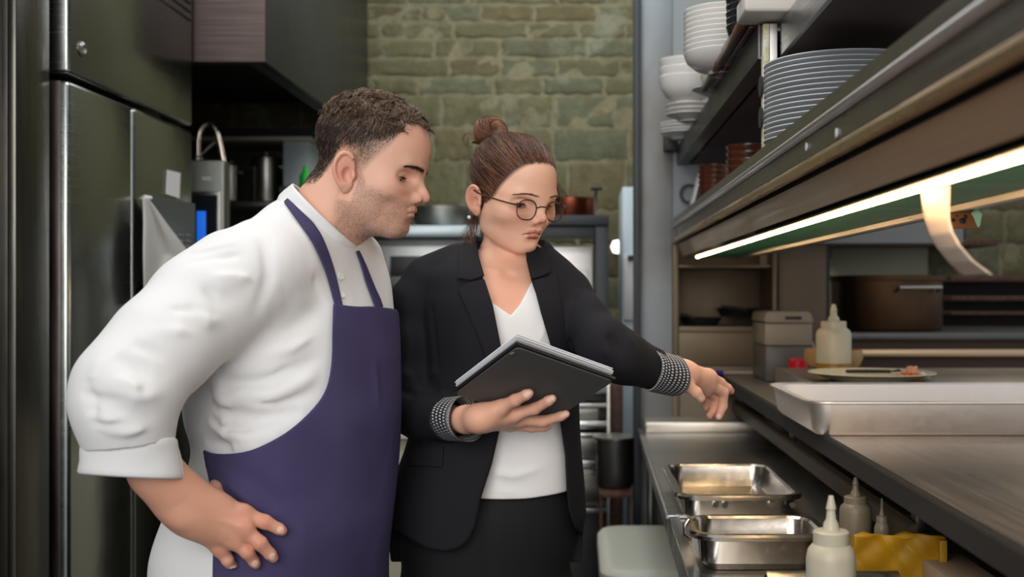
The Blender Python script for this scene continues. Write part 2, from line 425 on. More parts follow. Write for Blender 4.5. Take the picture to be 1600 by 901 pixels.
t.build('printed_table', mat('sleeve_print', srgb(120, 132, 134), 0.5), sl)

def towel(u, v):
    # v: down the towel, u: across
    pl = [(223, 308), (224, 350), (224, 400), (225, 440), (226, 475)]
    pr = [(231, 309), (262, 352), (296, 396), (288, 425), (250, 470)]
    k = v*4; i = min(int(k), 3); f = k-i
    a = np.array(pl[i])*(1-f)+np.array(pl[i+1])*f; b = np.array(pr[i])*(1-f)+np.array(pr[i+1])*f
    q = a*(1-u)+b*u
    dx = .024+.008*math.sin(u*9+v*3)*min(1, v*3)+.010*math.sin(3*u+1)*v
    return onf(q[0], q[1], dx)
V, Fc = cloth_grid(towel, 40, 50, .003)
TW = mat('towel_cotton', srgb(196, 194, 190), 0.9, bump=((300, 300, 300), 0.2, 0.001))
tw = thing('kitchen_towel', 'white kitchen towel with thin dark stripes hanging from a hook on the fridge door', 'towel', onf(225, 475, .015))
mesh_obj('cloth', V, Fc, TW, tw)
for off in (0, .055):
    m = MB(); pts = []
    for k in range(16):
        s = k/15; vv = .55+.42*s; uu = (.92-.55*s*s)-off-.02
        p = np.array(towel(uu, vv)); pts.append(tuple(p+np.array([.0026, 0, 0])))
    m.tube(pts, .0011, 6); m.build('stripe', mat('stripe_grey', srgb(96, 96, 104), 0.9), tw)
MB().lathe([(0, 0), (.008, 0), (.008, .004), (.004, .02), (0, .022)], (0, 0, 0), 12, R=Matrix.Rotation(math.pi/2, 3, 'Y')).build('hook', WHITEP, tw, loc=None)
hk = [o for o in bpy.data.objects if o.name == 'hook'][0]
hk.location = Vector(onf(226, 309, .001)); 
for v in hk.data.vertices: v.co += wloc(tw)
hk.location = Vector(onf(226, 309, .001))-wloc(tw)

# ------------------------------------------------------------------ extraction hood
xh, yh0, yh1, zh = X(415, 3.6), 3.6, 5.34, Z(97, 3.6)
hd = thing('extraction_hood', 'large grey stainless extraction hood hanging over the cooking line', 'hood', ((xh-1.98)/2, 4.47, zh))
MB().box(-1.99, xh, yh0, yh0+.02, zh, 2.98, .003).build('front_panel', steel('hood_front_steel', (0.075, 0.058, 0.054), 0.42, (4, 160, 160)), hd)
MB().box(xh-.02, xh, yh0+.021, yh1, zh, 2.98, .003).build('side_panel', S_HOOD, hd)
MB().box(-1.99, xh-.021, yh0+.021, yh1, zh+.16, zh+.20, 0).build('filter_plate', DARKIN, hd)
MB().box(-1.99, xh-.021, yh0+.021, yh0+.05, zh, zh+.04).box(-1.99, xh-.021, yh1-.03, yh1, zh, zh+.04).box(xh-.06, xh-.021, yh0+.05, yh1-.03, zh, zh+.04).build('inner_gutter', CHAR, hd)

# ------------------------------------------------------------------ combi oven and tap behind the fridge
Yo = 3.95
ov = thing('combi_oven', 'narrow grey combination oven with a lit blue display behind the fridge', 'oven', (X(300, Yo), Yo+.035, 0))
MB().box(-1.95, X(350, Yo), Yo, Yo+.07, 0.1, Z(250, Yo), .006).build('body', steel('oven_front_steel', (0.20, 0.21, 0.19), 0.4, (60, 3, 3)), ov)
MB().box(X(300, Yo), X(345, Yo), Yo-.006, Yo-.0005, Z(420, Yo), Z(299, Yo), .003).build('control_frame', S_MID, ov)
MB().box(X(304, Yo), X(341, Yo), Yo-.009, Yo-.0065, Z(410, Yo), Z(305, Yo), .002).build('control_glass', mat('black_glass', (0.012, 0.015, 0.02), 0.1), ov)
MB().box(X(309, Yo), X(323, Yo), Yo-.011, Yo-.0092, Z(388, Yo), Z(330, Yo), .001).build('display', mat('blue_display', (0.02, 0.12, 0.6, 1), 0.3, emit=(0.02, 0.20, 1.0, 0.5)), ov)
m = MB()
for k in range(6): m.box(X(316+2.4*k, Yo), X(317.6+2.4*k, Yo), Yo-.002, Yo-.0003, Z(281+(k*7 % 3), Yo), Z(276, Yo), 0)
m.build('name_plate', WHITEP, ov)
MB().lathe([(0, .1), (.02, .1), (.02, 0), (0, 0)], (X(335, Yo), Yo+.035, 0), 12).build('foot', BLACK, ov)
MB().lathe([(0, .1), (.02, .1), (.02, 0), (0, 0)], (-1.8, Yo+.035, 0), 12).build('foot', BLACK, ov)
tp_ = thing('spray_tap', 'bent steel tap spout rising above the combination oven', 'tap', P(309, 250, 4.0))
pts = [P(309, 250, 4.0), P(309, 222, 4.0), P(311, 206, 4.0), P(318, 195, 4.0), P(326, 191, 4.0), P(333, 194, 4.0), P(338, 204, 4.0), P(344, 225, 4.0), P(350, 256, 4.0)]
MB().tube(pts, .010, 14).build('spout', steel('tap_steel', (0.85, 0.74, 0.62), 0.2, (50, 50, 50)), tp_)
MB().tube([P(309, 246, 4.02), P(336, 222, 4.02)], .004, 8).build('brace', S_MID, tp_)
MB().lathe([(0, 0), (.018, 0), (.018, .008), (.012, .014), (0, .014)], P(309, 250, 4.0), 20).build('collar', S_MID, tp_)

# ------------------------------------------------------------------ wall cabinet with pots
Yc = 4.95
cb = thing('wall_shelf_unit', 'open steel wall shelf unit with a white end board under the hood', 'shelf unit', P(415, 320, Yc))
MB().box(X(300, Yc), X(486, Yc), Yc, 5.32, Z(322, Yc), Z(314, Yc), .002).build('shelf_board', S_MID, cb)
MB().box(X(300, Yc), X(486, Yc), Yc, 5.32, Z(219, Yc), Z(213, Yc), .002).build('top_board', CREAM, cb)
MB().box(X(442, Yc), X(482, Yc), Yc+.005, 5.32, Z(313.5, Yc), Z(219.5, Yc), .003).build('end_board', mat('pale_board', srgb(170, 184, 186), 0.45), cb)
MB().box(X(300, Yc), X(441, Yc), 5.30, 5.32, Z(313.5, Yc), Z(219.5, Yc), .001).build('back_board', mat('dim_board', srgb(60, 62, 54), 0.6), cb)
def stockpot(name, px0, px1, py0, py1, Y, label, mt=S_MID, cat='pot', group=None):
    r = (px1-px0)/2*Y/F; c = P((px0+px1)/2, py1, Y); c = (c[0], Y+r, c[2]); h = (py1-py0)*Y/F
    t = thing(name, label, cat, c, group)
    MB().lathe([(0, .002), (r*.93, 0), (r*.96, .006), (r*.96, h*.84), (r*1.0, h*.85), (r*1.0, h*.87), (r*.94, h*.86), (r*.93, .01), (0, .008)], c, 36).build('pot_body', mt, t)
    MB().lathe([(r*.99, h*.872), (r*.97, h*.89), (r*.5, h*.95), (0, h*.97)], c, 36).lathe([(0, h*.97), (.012, h*.965), (.014, h), (0, h)], c, 12).build('lid', mt, t)
    for s in (-1, 1):
        MB().tube([(c[0]+s*r*.97, Y+r-.03, c[2]+h*.7), (c[0]+s*(r+.022), Y+r-.03, c[2]+h*.7), (c[0]+s*(r+.022), Y+r+.03, c[2]+h*.7), (c[0]+s*r*.97, Y+r+.03, c[2]+h*.7)], .004, 8).build('handle', mt, t)
    return t
stockpot('stock_pot', 386, 434, 236, 313, 5.0, 'large lidded steel pot on the wall shelf beside the white end board')
stockpot('stock_pot', 344, 370, 250, 313, 5.0, 'smaller lidded steel pot on the wall shelf, left of the large pot')
g = MB().lathe([(0, 0), (.022, 0), (.024, .01), (.024, .05), (.01, .075), (.01, .09), (0, .09)], P(477, 294, 4.7), 20)
tag(g.build('green_bottle', mat('green_plastic', srgb(30, 170, 50), 0.4)), 'small bright green bottle at the end of the worktop behind the standing man', 'bottle')
# back worktop carrying it
bw = thing('back_worktop', 'long steel worktop running along the stone wall behind both people', 'worktop', (-.9, 4.9, 0))
MB().box(-1.2, X(500, 4.6), 4.6, 5.32, Z(294, 4.7)-.03, Z(294, 4.7)-.001, .003).build('top', S_MID, bw)
for xx in (-1.18, X(498, 4.6)-.03):
    MB().box(xx, xx+.03, 4.62, 4.65, 0, Z(294, 4.7)-.031, .002).build('leg', S_MID, bw)

# ------------------------------------------------------------------ deck ovens between the heads
Yd = 4.45
do = thing('deck_oven', 'wide steel deck oven with dark glass doors against the stone wall', 'oven', (X(655, Yd), Yd+.4, 0))
MB().box(X(572, Yd), X(745, Yd), Yd+.02, 5.25, .1, Z(372, Yd), .004).build('body', S_DARK, do)
MB().box(X(565, Yd), X(752, Yd), Yd-.03, 5.28, Z(371.5, Yd), Z(352, Yd), .006).build('top_plate', steel('oven_top_steel', (0.30, 0.34, 0.36), 0.35), do)
OD = steel('oven_door_steel', (0.30, 0.31, 0.30), 0.38)
for z0, z1 in ((446, 384), (512, 452), (580, 518), (660, 588)):
    dr = MB().box(X(584, Yd), X(740, Yd), Yd-.005, Yd+.018, Z(z0, Yd), Z(z1, Yd), .004).build('oven_door', OD, do)
    MB().box(X(610, Yd), X(690, Yd), Yd-.008, Yd-.0055, Z(z0-14, Yd), Z(z1+16, Yd), .002).build('window', BLACK, dr)
MB().box(X(580, Yd), X(742, Yd), Yd+.3, 5.2, .0, .099).build('plinth', BLACK, do)
# bowls and a rounded steel cover above it
m = MB().lathe([(0, 0), (.10, 0), (.13, .05), (.135, .09), (.13, .09), (.12, .05), (.09, .01), (0, .01)], (X(690, 4.7), 4.75, Z(352, Yd)), 32)
tag(m.build('mixing_bowl', S_MID), 'steel mixing bowl on top of the deck oven between the two heads', 'bowl')

# cream cupboard between the two people
Yk = 3.2
ck = thing('cream_cupboard', 'cream-fronted low cupboard with a steel top seen between the two people', 'cupboard', (-.55, 3.5, 0))
MB().box(-1.05, X(652, Yk), Yk+.01, 3.9, .1, Z(686, Yk), .003).build('body', CREAM, ck)
MB().box(-1.06, X(655, Yk), Yk-.01, 3.91, Z(685.5, Yk), Z(674, Yk), .003).build('top', mat('cream_edge', srgb(206, 200, 184), 0.35), ck)
MB().box(-1.055, X(654, Yk), Yk, 3.9, Z(673.6, Yk), Z(671.5, Yk), .001).build('steel_top', S_DARK, ck)
MB().box(-1.0, X(648, Yk), Yk+.06, 3.85, 0, .099).build('plinth', BLACK, ck)

# black stand with copper pan
Ys = 4.3
st = thing('black_stand', 'black metal stand holding a copper pan behind the seated-height ovens', 'stand', (X(890, Ys), Ys+.25, 0))
st['label'] = 'black metal stand with a thick top holding the copper pan beside the stone wall'
MB().box(X(800, Ys), X(952, Ys), Ys, Ys+.5, Z(352, Ys), Z(336, Ys), .004).build('stand_top', CHAR, st)
for a, b in ((800, 812), (930, 951)):
    for yy in (Ys+.01, Ys+.44): MB().box(X(a, Ys), X(b, Ys), yy, yy+.04, 0, Z(352.5, Ys), .003).build('leg', CHAR, st)
MB().box(X(812, Ys)+.002, X(930, Ys)-.002, Ys+.02, Ys+.05, Z(372, Ys), Z(353, Ys), .002).build('rail', CHAR, st)
wc = thing('warming_cabinet', 'pale steel cabinet standing under the black stand', 'cabinet', (X(870, 4.4), 4.55, 0))
MB().box(X(816, 4.4), X(926, 4.4), 4.4, 4.72, .08, Z(372, 4.4)-.03, .005).build('body', steel('pale_cabinet_steel', (0.66, 0.64, 0.62), 0.45), wc)
MB().box(X(822, 4.4), X(920, 4.4), 4.385, 4.399, .12, Z(420, 4.4), .003).build('door', S_PANEL, wc)
MB().box(X(840, 4.4), X(900, 4.4), 4.42, 4.7, 0, .079).build('plinth', BLACK, wc)
cp = thing('copper_pan', 'reddish copper pan with an upright handle on the black stand', 'pan', P(895, 335, Ys+.2))
c = P(893, 336, Ys+.2); c = (c[0], c[1], Z(336, Ys)+.001); r = 38*4.5/F
MB().lathe([(0, 0), (r*.92, 0), (r, .012), (r*1.02, .075), (r*1.05, .077), (r*1.0, .077), (r*.96, .014), (0, .008)], c, 40).build('pan_body', COPPER, cp)
MB().tube([(c[0]+r*1.0, c[1], c[2]+.06), (c[0]+r*1.0, c[1], c[2]+.115)], .006, 10).tube([(c[0]+r-.02, c[1], c[2]+.118), (c[0]+r+.025, c[1], c[2]+.118)], .009, 10).build('handle', BLACK, cp)

# pale blue-white appliances at the right of the stone wall
Yq = 4.6
q = thing('glass_washer', 'tall pale blue-white appliance beside the black post', 'appliance', (X(984, Yq), Yq+.2, 0))
PB = mat('pale_blue_enamel', srgb(196, 212, 222), 0.4)
MB().box(X(972, Yq), X(1010, Yq), Yq, Yq+.4, .1, Z(292, Yq), .006).build('body', PB, q)
MB().box(X(974, Yq), X(1008, Yq), Yq-.02, Yq-.001, Z(500, Yq), Z(400, Yq), .005).build('door', WHITEP, q)
MB().box(X(980, Yq), X(990, Yq), Yq-.035, Yq-.021, Z(395, Yq)-.03, Z(395, Yq)-.01, .002).build('handle', CHAR, q)
MB().box(X(974, Yq), X(1008, Yq), Yq+.05, Yq+.35, 0, .099).build('plinth', BLACK, q)
lmp = MB().lathe([(0, -.03), (.02, -.025), (.03, 0), (.02, .025), (0, .03)], (X(966, 5.0), 5.1, Z(384, 5.0)), 20)
ll = thing('wall_lamp', 'small round glowing lamp on the stone wall left of the pale appliance', 'lamp', (X(966, 5.0), 5.3, Z(384, 5.0)))
lmp.build('bulb', mat('lamp_glow', (1, .95, .85, 1), 0.5, emit=(1, .95, .85, 2.5)), ll)
MB().tube([(X(966, 5.0), 5.13, Z(384, 5.0)), (X(966, 5.0), 5.34, Z(384, 5.0))], .01, 10).build('arm', CHAR, ll)

# low shelving with pans behind the woman's right side
Yr = 4.12
rk = thing('low_steel_rack', 'low steel rack with bright drawers behind the woman in the black blazer', 'rack', (X(900, Yr), Yr+.07, 0))
rz = [(596, 612), (628, 634), (655, 668), (674, 680), (716, 728), (790, 798)]
MB().box(X(815, Yr), X(952, Yr), Yr+.10, Yr+.115, .02, Z(596, Yr), .002).build('back_sheet', S_DARK, rk)
for a, b in rz: MB().box(X(815, Yr), X(952, Yr), Yr-.05, Yr+.099, Z(b, Yr), Z(a, Yr), .002).build('shelf', steel('rack_shelf_steel', (0.66, 0.70, 0.72), 0.25) if 'rack_shelf_steel' not in MATS else MATS['rack_shelf_steel'], rk)
for a, b in ((636, 654), (682, 714), (730, 788)): MB().box(X(817, Yr), X(935, Yr), Yr-.03, Yr+.09, Z(b, Yr), Z(a, Yr), .003).build('drawer', S_MID, rk)
for px in (815, 948): MB().box(X(px, Yr), X(px+5, Yr), Yr-.055, Yr-.051, 0, Z(596, Yr), .001).build('upright', S_MID, rk)
# dark cooking pot on a trolley by the post
Yp = 3.80
tr = thing('pot_trolley', 'small low wooden trolley under the dark pot beside the black post', 'trolley', (X(962, Yp), Yp+.1, 0))
MB().box(X(936, Yp), X(988, Yp), Yp-.02, Yp+.22, Z(776, Yp), Z(768, Yp), .002).build('deck', WOODB, tr)
for px in (938, 984):
    for yy in (Yp-.01, Yp+.19): MB().box(X(px, Yp), X(px+3, Yp), yy, yy+.02, 0, Z(776.4, Yp), .001).build('leg', WOODB, tr)
pt = thing('dark_pot', 'dark steel pot with a flat lid standing low beside the black post', 'pot', (X(962, Yp), Yp+.1, Z(768, Yp)+.001))
c = (X(962, Yp), Yp+.1, Z(767.5, Yp)); r = .062; hh = (767-690)*Yp/F
MB().lathe([(0, 0), (r*.9, 0), (r, .01), (r, hh), (r-.004, hh), (r-.005, .01), (0, .006)], c, 32).build('pot_body', S_DARK, pt)
MB().lathe([(r+.012, hh+.001), (r+.014, hh+.008), (0, hh+.02)], c, 32).build('lid', S_MID, pt)
bt = MB().box(X(955, 4.15), X(975, 4.15), 4.255, 4.285, 0.0, Z(604, 4.15), .003)
tag(bt.build('wooden_board', WOODB), 'tall narrow brown wooden board leaning upright behind the dark pot', 'board')

# plastic bin
bn = thing('storage_bin', 'large milky white plastic storage bin with a lid half under the steel counter', 'bin', (.29, 3.45, 0))
MB().rrect(.28, 3.42, .20, .30, [(0, .56), (-.004, .5), (-.03, .01), (-.05, 0)], .07).build('tub', PLASG, bn)
MB().rrect(.28, 3.42, .222, .325, [(-.12, .603), (-.03, .602), (-.012, .598), (0, .585), (.002, .555), (-.012, .553)], .08, close_top=True, close_bottom=True).build('lid', PLASG, bn)

# ------------------------------------------------------------------ lower counter
LZ = .90
def edge_x(Y): return .1735+(Y-1.837)*(.198-.1735)/(3.67-1.837)
cn = thing('prep_counter', 'stainless steel prep counter running to the end panel beneath the pass', 'counter', (.5, 3.1, 0))
def slab(y0, y1, z0, z1, dx=0, x1=.80):
    bm = MB(); bm.poly([(edge_x(y0)+dx, y0, z0), (x1, y0, z0), (x1, y1, z0), (edge_x(y1)+dx, y1, z0)], (0, 0, 1), z1-z0); return bm
slab(2.335, 3.89, LZ-.045, LZ).build('top', S_MID, cn, smooth=30)
bm = MB().tube([(edge_x(2.335), 2.335, LZ-.003), (edge_x(3.89), 3.89, LZ-.003)], .005, 8); bm.build('rolled_edge', S_MID, cn)
MB().box(.215, .80, 3.72, 3.888, LZ+.0005, LZ+.034, .004).build('upstand', steel('upstand_steel', (0.80, 0.74, 0.66), 0.4), cn)
for yy in (2.4, 3.6): MB().tube([(.70, yy, LZ-.046), (.70, yy, 0)], .02, 14).build('leg', S_MID, cn)
MB().tube([(.235, 2.37, LZ-.046), (.235, 2.37, 0)], .018, 14).build('leg', S_MID, cn)
MB().tube([(.24, 3.86, LZ-.046), (.24, 3.86, 0)], .014, 14).build('leg', S_MID, cn)
c2 = thing('near_counter', 'nearest steel counter section with a stepped rim carrying the deep pan and squeeze bottle', 'counter', (.5, 1.5, 0))
slab(-.6, 2.325, LZ-.05, LZ-.002).build('top', S_MID, c2, smooth=30)
MB().poly([(edge_x(-.6)+.0, -.6, LZ-.002), (edge_x(-.6)+.02, -.6, LZ-.002), (edge_x(2.325)+.02, 2.325, LZ-.002), (edge_x(2.325), 2.325, LZ-.002)], (0, 0, 1), .006).build('rim', steel('bright_rim_steel', (0.8, 0.82, 0.84), 0.2), c2)
MB().poly([(edge_x(2.31)-.004, 2.31, LZ-.0), (.3, 2.31, LZ), (.3, 2.325, LZ), (edge_x(2.325)-.004, 2.325, LZ)], (0, 0, 1), .005).build('end_rim', MATS['bright_rim_steel'], c2)
for yy in (-.4, 2.25):
    for xx in (.24, .72): MB().tube([(xx, yy, LZ-.051), (xx, yy, 0)], .02, 14).build('leg', S_MID, c2)

# shallow and deep pans
def gn_pan(name, x0, x1, y0, y1, z0, z1, label, extra=None, lip=.014):
    cx, cy, hx, hy = (x0+x1)/2, (y0+y1)/2, (x1-x0)/2-lip, (y1-y0)/2-lip
    t = thing(name, label, 'pan', (cx, cy, z0))
    MB().rrect(cx, cy, hx, hy, [(lip, z1-.010), (lip+.0015, z1-.004), (lip-.001, z1), (.002, z1), (-.002, z1-.004), (-.006, z0+.02), (-.016, z0+.005), (-.03, z0+.003), (-.031, z0), (-.013, z0), (-.002, z0+.012), (.0005, z1-.012), (lip-.003, z1-.011), (lip, z1-.010)], .035, 8, close_bottom=False).build('pan_body', S_PAN, t)
    MB().rrect(cx, cy, hx, hy, [(-.03, z0+.003), (-.03, z0+.0005)], .035, 8, close_bottom=True, close_top=True).build('pan_floor', S_PAN, t)
    return t
a = gn_pan('shallow_pan', .190, X(1259, 2.243), 2.243, 2.67, LZ+.0015, Z(774, 2.243), 'stainless pan with a browned inside further along the counter, behind the deeper pan')
m = MB()
for k in range(4):
    cx_ = .215+.21*(k % 2)+(.028 if k > 1 else 0)
    m.tube([(X(1119+[0, 15, 88, 121][k], 2.24), 2.2565, Z(790, 2.24)), (X(1119+[0, 15, 88, 121][k], 2.24), 2.247, Z(790, 2.24))], .006, 12)
m.build('rivets', S_PAN, a)
gr = MB().rrect(.325, 2.46, .11, .19, [(0, LZ+.0062), (-.001, LZ+.0082)], .03, close_top=True).build('grease_layer', mat('cooking_grease', srgb(120, 92, 62), 0.18, noise=((14, 14, 14), srgb(74, 60, 46), 0.4, 0.6)), a)
b_ = gn_pan('deep_pan', X(1082, 1.86), .41, 1.854, 2.03, LZ-.0015+.0005, Z(836, 1.854), 'deep stainless pan with rounded corners on the near counter next to the squeeze bottle')
MB().tube([P(1076, 812, 1.93), P(1070, 822, 1.92), P(1071, 836, 1.9), P(1078, 842, 1.88)], .003, 8).build('bail_handle', S_PAN, b_)
# squeeze bottles
def squeeze(px0, px1, pyt, pyb, Y, label, liquid=.4, mt=None, dim=False, base=None):
    r = (px1-px0)/2*Y/F; cx = X((px0+px1)/2, Y); z0 = base if base is not None else Z(pyb, Y); ht = Z(pyt, Y)-z0
    t = thing('squeeze_bottle', label, 'squeeze bottle', (cx, Y, z0))
    hb = ht*.66; c = (cx, Y, z0)
    MB().lathe([(0, .001), (r*.94, 0), (r, .006), (r, hb*.86), (r*.93, hb*.95), (r*.78, hb), (r*.62, hb+.004), (r*.60, hb+.006), (0, hb+.006)], c, 44).build('bottle_body', mt or PLAS, t)
    MB().lathe([(r*.72, hb+.0005), (r*.72, hb+ht*.09), (r*.66, hb+ht*.10), (r*.34, hb+ht*.105), (r*.30, hb+ht*.15), (r*.20, hb+ht*.18), (r*.17, hb+ht*.24), (r*.21, hb+ht*.25), (r*.10, ht), (0, ht)], c, 32).build('cap', mt or PLAS, t)
    if liquid: MB().lathe([(0, .0015), (r*1.004, .004), (r*1.004, ht*liquid), (0, ht*liquid)], c, 44).build('sauce', OIL, t)
    return t
PLAS2 = mat('bottle_plastic_clear', srgb(224, 216, 192), 0.3, trans=0.3, sss=0.2)
PLAS3 = mat('shaded_bottle_plastic', srgb(140, 128, 104), 0.4, trans=0.2)  # shade under the pass slab is put into this plastic's colour
squeeze(1260, 1337, 774, 0, 1.5, 'translucent squeeze bottle nearest the camera, on the near counter by the deep pan', 0, PLAS2, base=LZ-.001)
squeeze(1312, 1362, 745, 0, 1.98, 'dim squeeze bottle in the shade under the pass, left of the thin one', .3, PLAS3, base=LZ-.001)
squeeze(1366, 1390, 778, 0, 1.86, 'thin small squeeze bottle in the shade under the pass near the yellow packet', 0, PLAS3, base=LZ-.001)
squeeze(1275, 1330, 475, 0, 3.01, 'squeeze bottle with yellow sauce at its bottom standing on the pass behind the plate', .17, PLAS, base=1.137)
# lying steel tube
m = MB().lathe([(.020, 0), (.0255, 0), (.0255, .19), (.020, .19), (.020, 0)], (0, 0, 0), 32, R=Matrix.Rotation(math.pi/2, 3, 'Y'))
o = m.build('steel_ring', S_PAN, loc=(0, 0, 0)); o.location = (X(1190, 1.7), 1.66, LZ+.0248); tag(o, 'steel cylinder lying on its side in front of the deep pan', 'steel cylinder')
# yellow tub and carton
YEL = mat('yellow_plastic', srgb(196, 146, 20), 0.45, noise=((9, 9, 9), srgb(170, 120, 18), 0.35, 0.7))
ty = thing('yellow_packet', 'crumpled yellow plastic packet standing on the near counter under the pass', 'packet', (X(1403, 1.75), 1.768, LZ-.001))
def pk(u, v):
    x = X(1337, 1.75)+(X(1478, 1.75)-X(1337, 1.75))*u; z = LZ+.001+(Z(838, 1.75)-LZ-.001)*v
    return (x, 1.765+.003*math.sin(9*u+4*v)*v+.0018*math.sin(15*u-9*v)*v+.0008*math.sin(27*u+13*v), z+.002*math.sin(11*u)*v)
V, Fc = cloth_grid(pk, 60, 36, .016); mesh_obj('packet_body', V, Fc, YEL, ty)
MB().box(X(1466, 1.75), X(1478, 1.75), 1.742, 1.7505, LZ+.002, Z(842, 1.75), .002).build('side_seam', YEL, ty)
ct = thing('white_carton', 'small white and yellow carton beside the yellow tub under the pass', 'carton', (.6, 1.70, LZ-.001))
cr = MB().box(X(1487, 1.62), X(1570, 1.62), 1.62, 1.80, LZ-.0005, LZ+.044, .004).build('carton_body', mat('carton_card', srgb(176, 150, 122), 0.7), ct)
MB().poly([(X(1487, 1.62)+.008, 1.6195, LZ+.001), (X(1560, 1.62), 1.6195, LZ+.001), (X(1545, 1.62), 1.6195, LZ+.040), (X(1525, 1.62), 1.6195, LZ+.040)], (0, -1, 0), .001).build('yellow_flash', YEL, ct)

# ------------------------------------------------------------------ the pass
PZ = 1.08; px_ = .4615
ps = thing('pass_counter', 'long stainless steel pass counter with a dark front lip along the right side', 'counter', (.95, 2.1, 0))
MB().box(px_+.012, 1.45, -.7, 3.885, PZ-.034, PZ, .002).build('top', S_WARM, ps)
MB().prism([(px_, PZ-.035), (px_, PZ-.002), (px_+.003, PZ+.001), (px_+.0115, PZ+.001), (px_+.0115, PZ-.037), (px_+.002, PZ-.037)], -.7, 3.885, .0012).build('front_lip', mat('dark_lip', srgb(40, 37, 35), 0.6, 0.0, 0.25), ps)
MB().prism([(.515, .95), (.515, .985), (.53, .99), (.53, .95)], 1.80, 3.885, .002).build('under_rail', mat('under_rail_paint', srgb(92, 80, 66), .5, .4), ps)
for yy in (1.83, 2.9, 3.85): MB().box(.5305, .545, yy-.015, yy+.015, .952, PZ-.0345, .001).build('hanger', S_DARK, ps)
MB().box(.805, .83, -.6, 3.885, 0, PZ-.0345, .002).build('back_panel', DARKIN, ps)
for yy in (-.5, 2.2, 3.7): MB().box(1.38, 1.42, yy, yy+.04, 0, PZ-.0345, .002).build('leg', S_MID, ps)

# roasting tray
ty0, ty1, tz1 = 2.16, 2.63, Z(627, 2.16)
tr_ = thing('roasting_tray', 'large empty aluminium roasting tray on the edge of the pass', 'tray', (.83, 2.4, PZ))
tx0, tx1 = X(1262, 2.16), 1.22
cx_, hx_, cy_, hy_ = (tx0+tx1)/2, (tx1-tx0)/2, (ty0+ty1)/2, (ty1-ty0)/2
MB().rrect(cx_, cy_, hx_, hy_, [(-.004, tz1-.006), (0, tz1-.004), (0, tz1-.001), (-.003, tz1), (-.008, tz1), (-.012, tz1-.004), (-.020, PZ+.012), (-.03, PZ+.004), (-.04, PZ+.0035), (-.04, PZ+.001), (-.026, PZ+.001), (-.016, PZ+.012), (-.008, tz1-.007), (-.004, tz1-.006)], .05, 8, close_bottom=False).build('tray_body', S_TRAY, tr_)
MB().rrect(cx_, cy_, hx_, hy_, [(-.04, PZ+.0035), (-.04, PZ+.001)], .05, 8, close_bottom=True, close_top=True).build('tray_floor', S_TRAY, tr_)

# low riser behind the tray, plate, food
tag(MB().box(X(1240, 2.7)+.06, 1.35, 2.66, 3.3, PZ+.0005, 1.1365, .004).build('low_riser', S_WARM), 'low steel riser on the pass behind the roasting tray', 'riser')
Yl = 2.80
pl = thing('serving_plate', 'large cream plate with a few pieces of food and a black knife on it', 'plate', (X(1362, Yl), Yl, 1.137))
MB().lathe([(0, .002), (.09, 0), (.095, .001), (.10, .006), (.145, .018), (.152, .021), (.151, .023), (.143, .021), (.10, .010), (.085, .007), (0, .007)], (X(1362, Yl), Yl, 1.137), 56).build('plate_body', mat('cream_plate', srgb(226, 214, 178), 0.3), pl)
kn = thing('kitchen_knife', 'black-handled knife lying across the cream plate', 'knife', P(1355, 588, 2.76))
MB().box(X(1322, 2.74), X(1392, 2.74), 2.735, 2.75, 1.1605, 1.168, .003).build('handle', BLACK, kn)
MB().poly([(X(1392, 2.74), 2.737, 1.163), (X(1410, 2.74), 2.738, 1.165), (X(1404, 2.74), 2.735, 1.1695), (X(1392, 2.74), 2.737, 1.166)], (0, 1, 0), .003).build('blade', BLACK, kn)
fd = random.Random(4)
ORG = mat('orange_tomato', srgb(220, 120, 60), 0.4, sss=.2); ORG2 = mat('pink_food', srgb(226, 160, 130), 0.5); GRN = mat('green_leaf', srgb(96, 130, 40), 0.5); WHT = mat('white_cheese', srgb(220, 214, 200), 0.5)
pieces = [(1405, 592, ORG2, 'pinkish piece of food at the left of the little heap on the plate'), (1415, 588, ORG, 'orange tomato piece low in the heap on the plate'), (1425, 581, ORG2, 'pale pink wedge standing at the top of the heap on the plate'), (1432, 589, ORG, 'orange-red tomato piece at the middle of the heap on the plate'), (1442, 588, WHT, 'white piece at the right of the heap on the plate'), (1303, 589, GRN, 'green leaf scrap at the left on the plate')]
for k, (px, py, mt, lb) in enumerate(pieces):
    yy = 2.77+.012*(k % 3); c = P(px, py, yy); r = .013
    bm = bmesh.new(); bmesh.ops.create_icosphere(bm, subdivisions=3, radius=r)
    for v in bm.verts:
        n = v.co.normalized(); v.co = n*r*(1+.25*math.sin(5*n.x+k)*math.cos(4*n.y+2*k)+.12*math.sin(9*n.z+k)); v.co.z *= (.75 if k != 2 else 1.2); v.co.x *= 1.1 if k != 5 else 1.9
        if k == 5: v.co.z *= .3
    mm = MB(); mm._merge(bm)
    o = mm.build('food_piece', mt, loc=(0, 0, 0)); o.location = c; tag(o, lb, 'food', 'food on the cream plate')
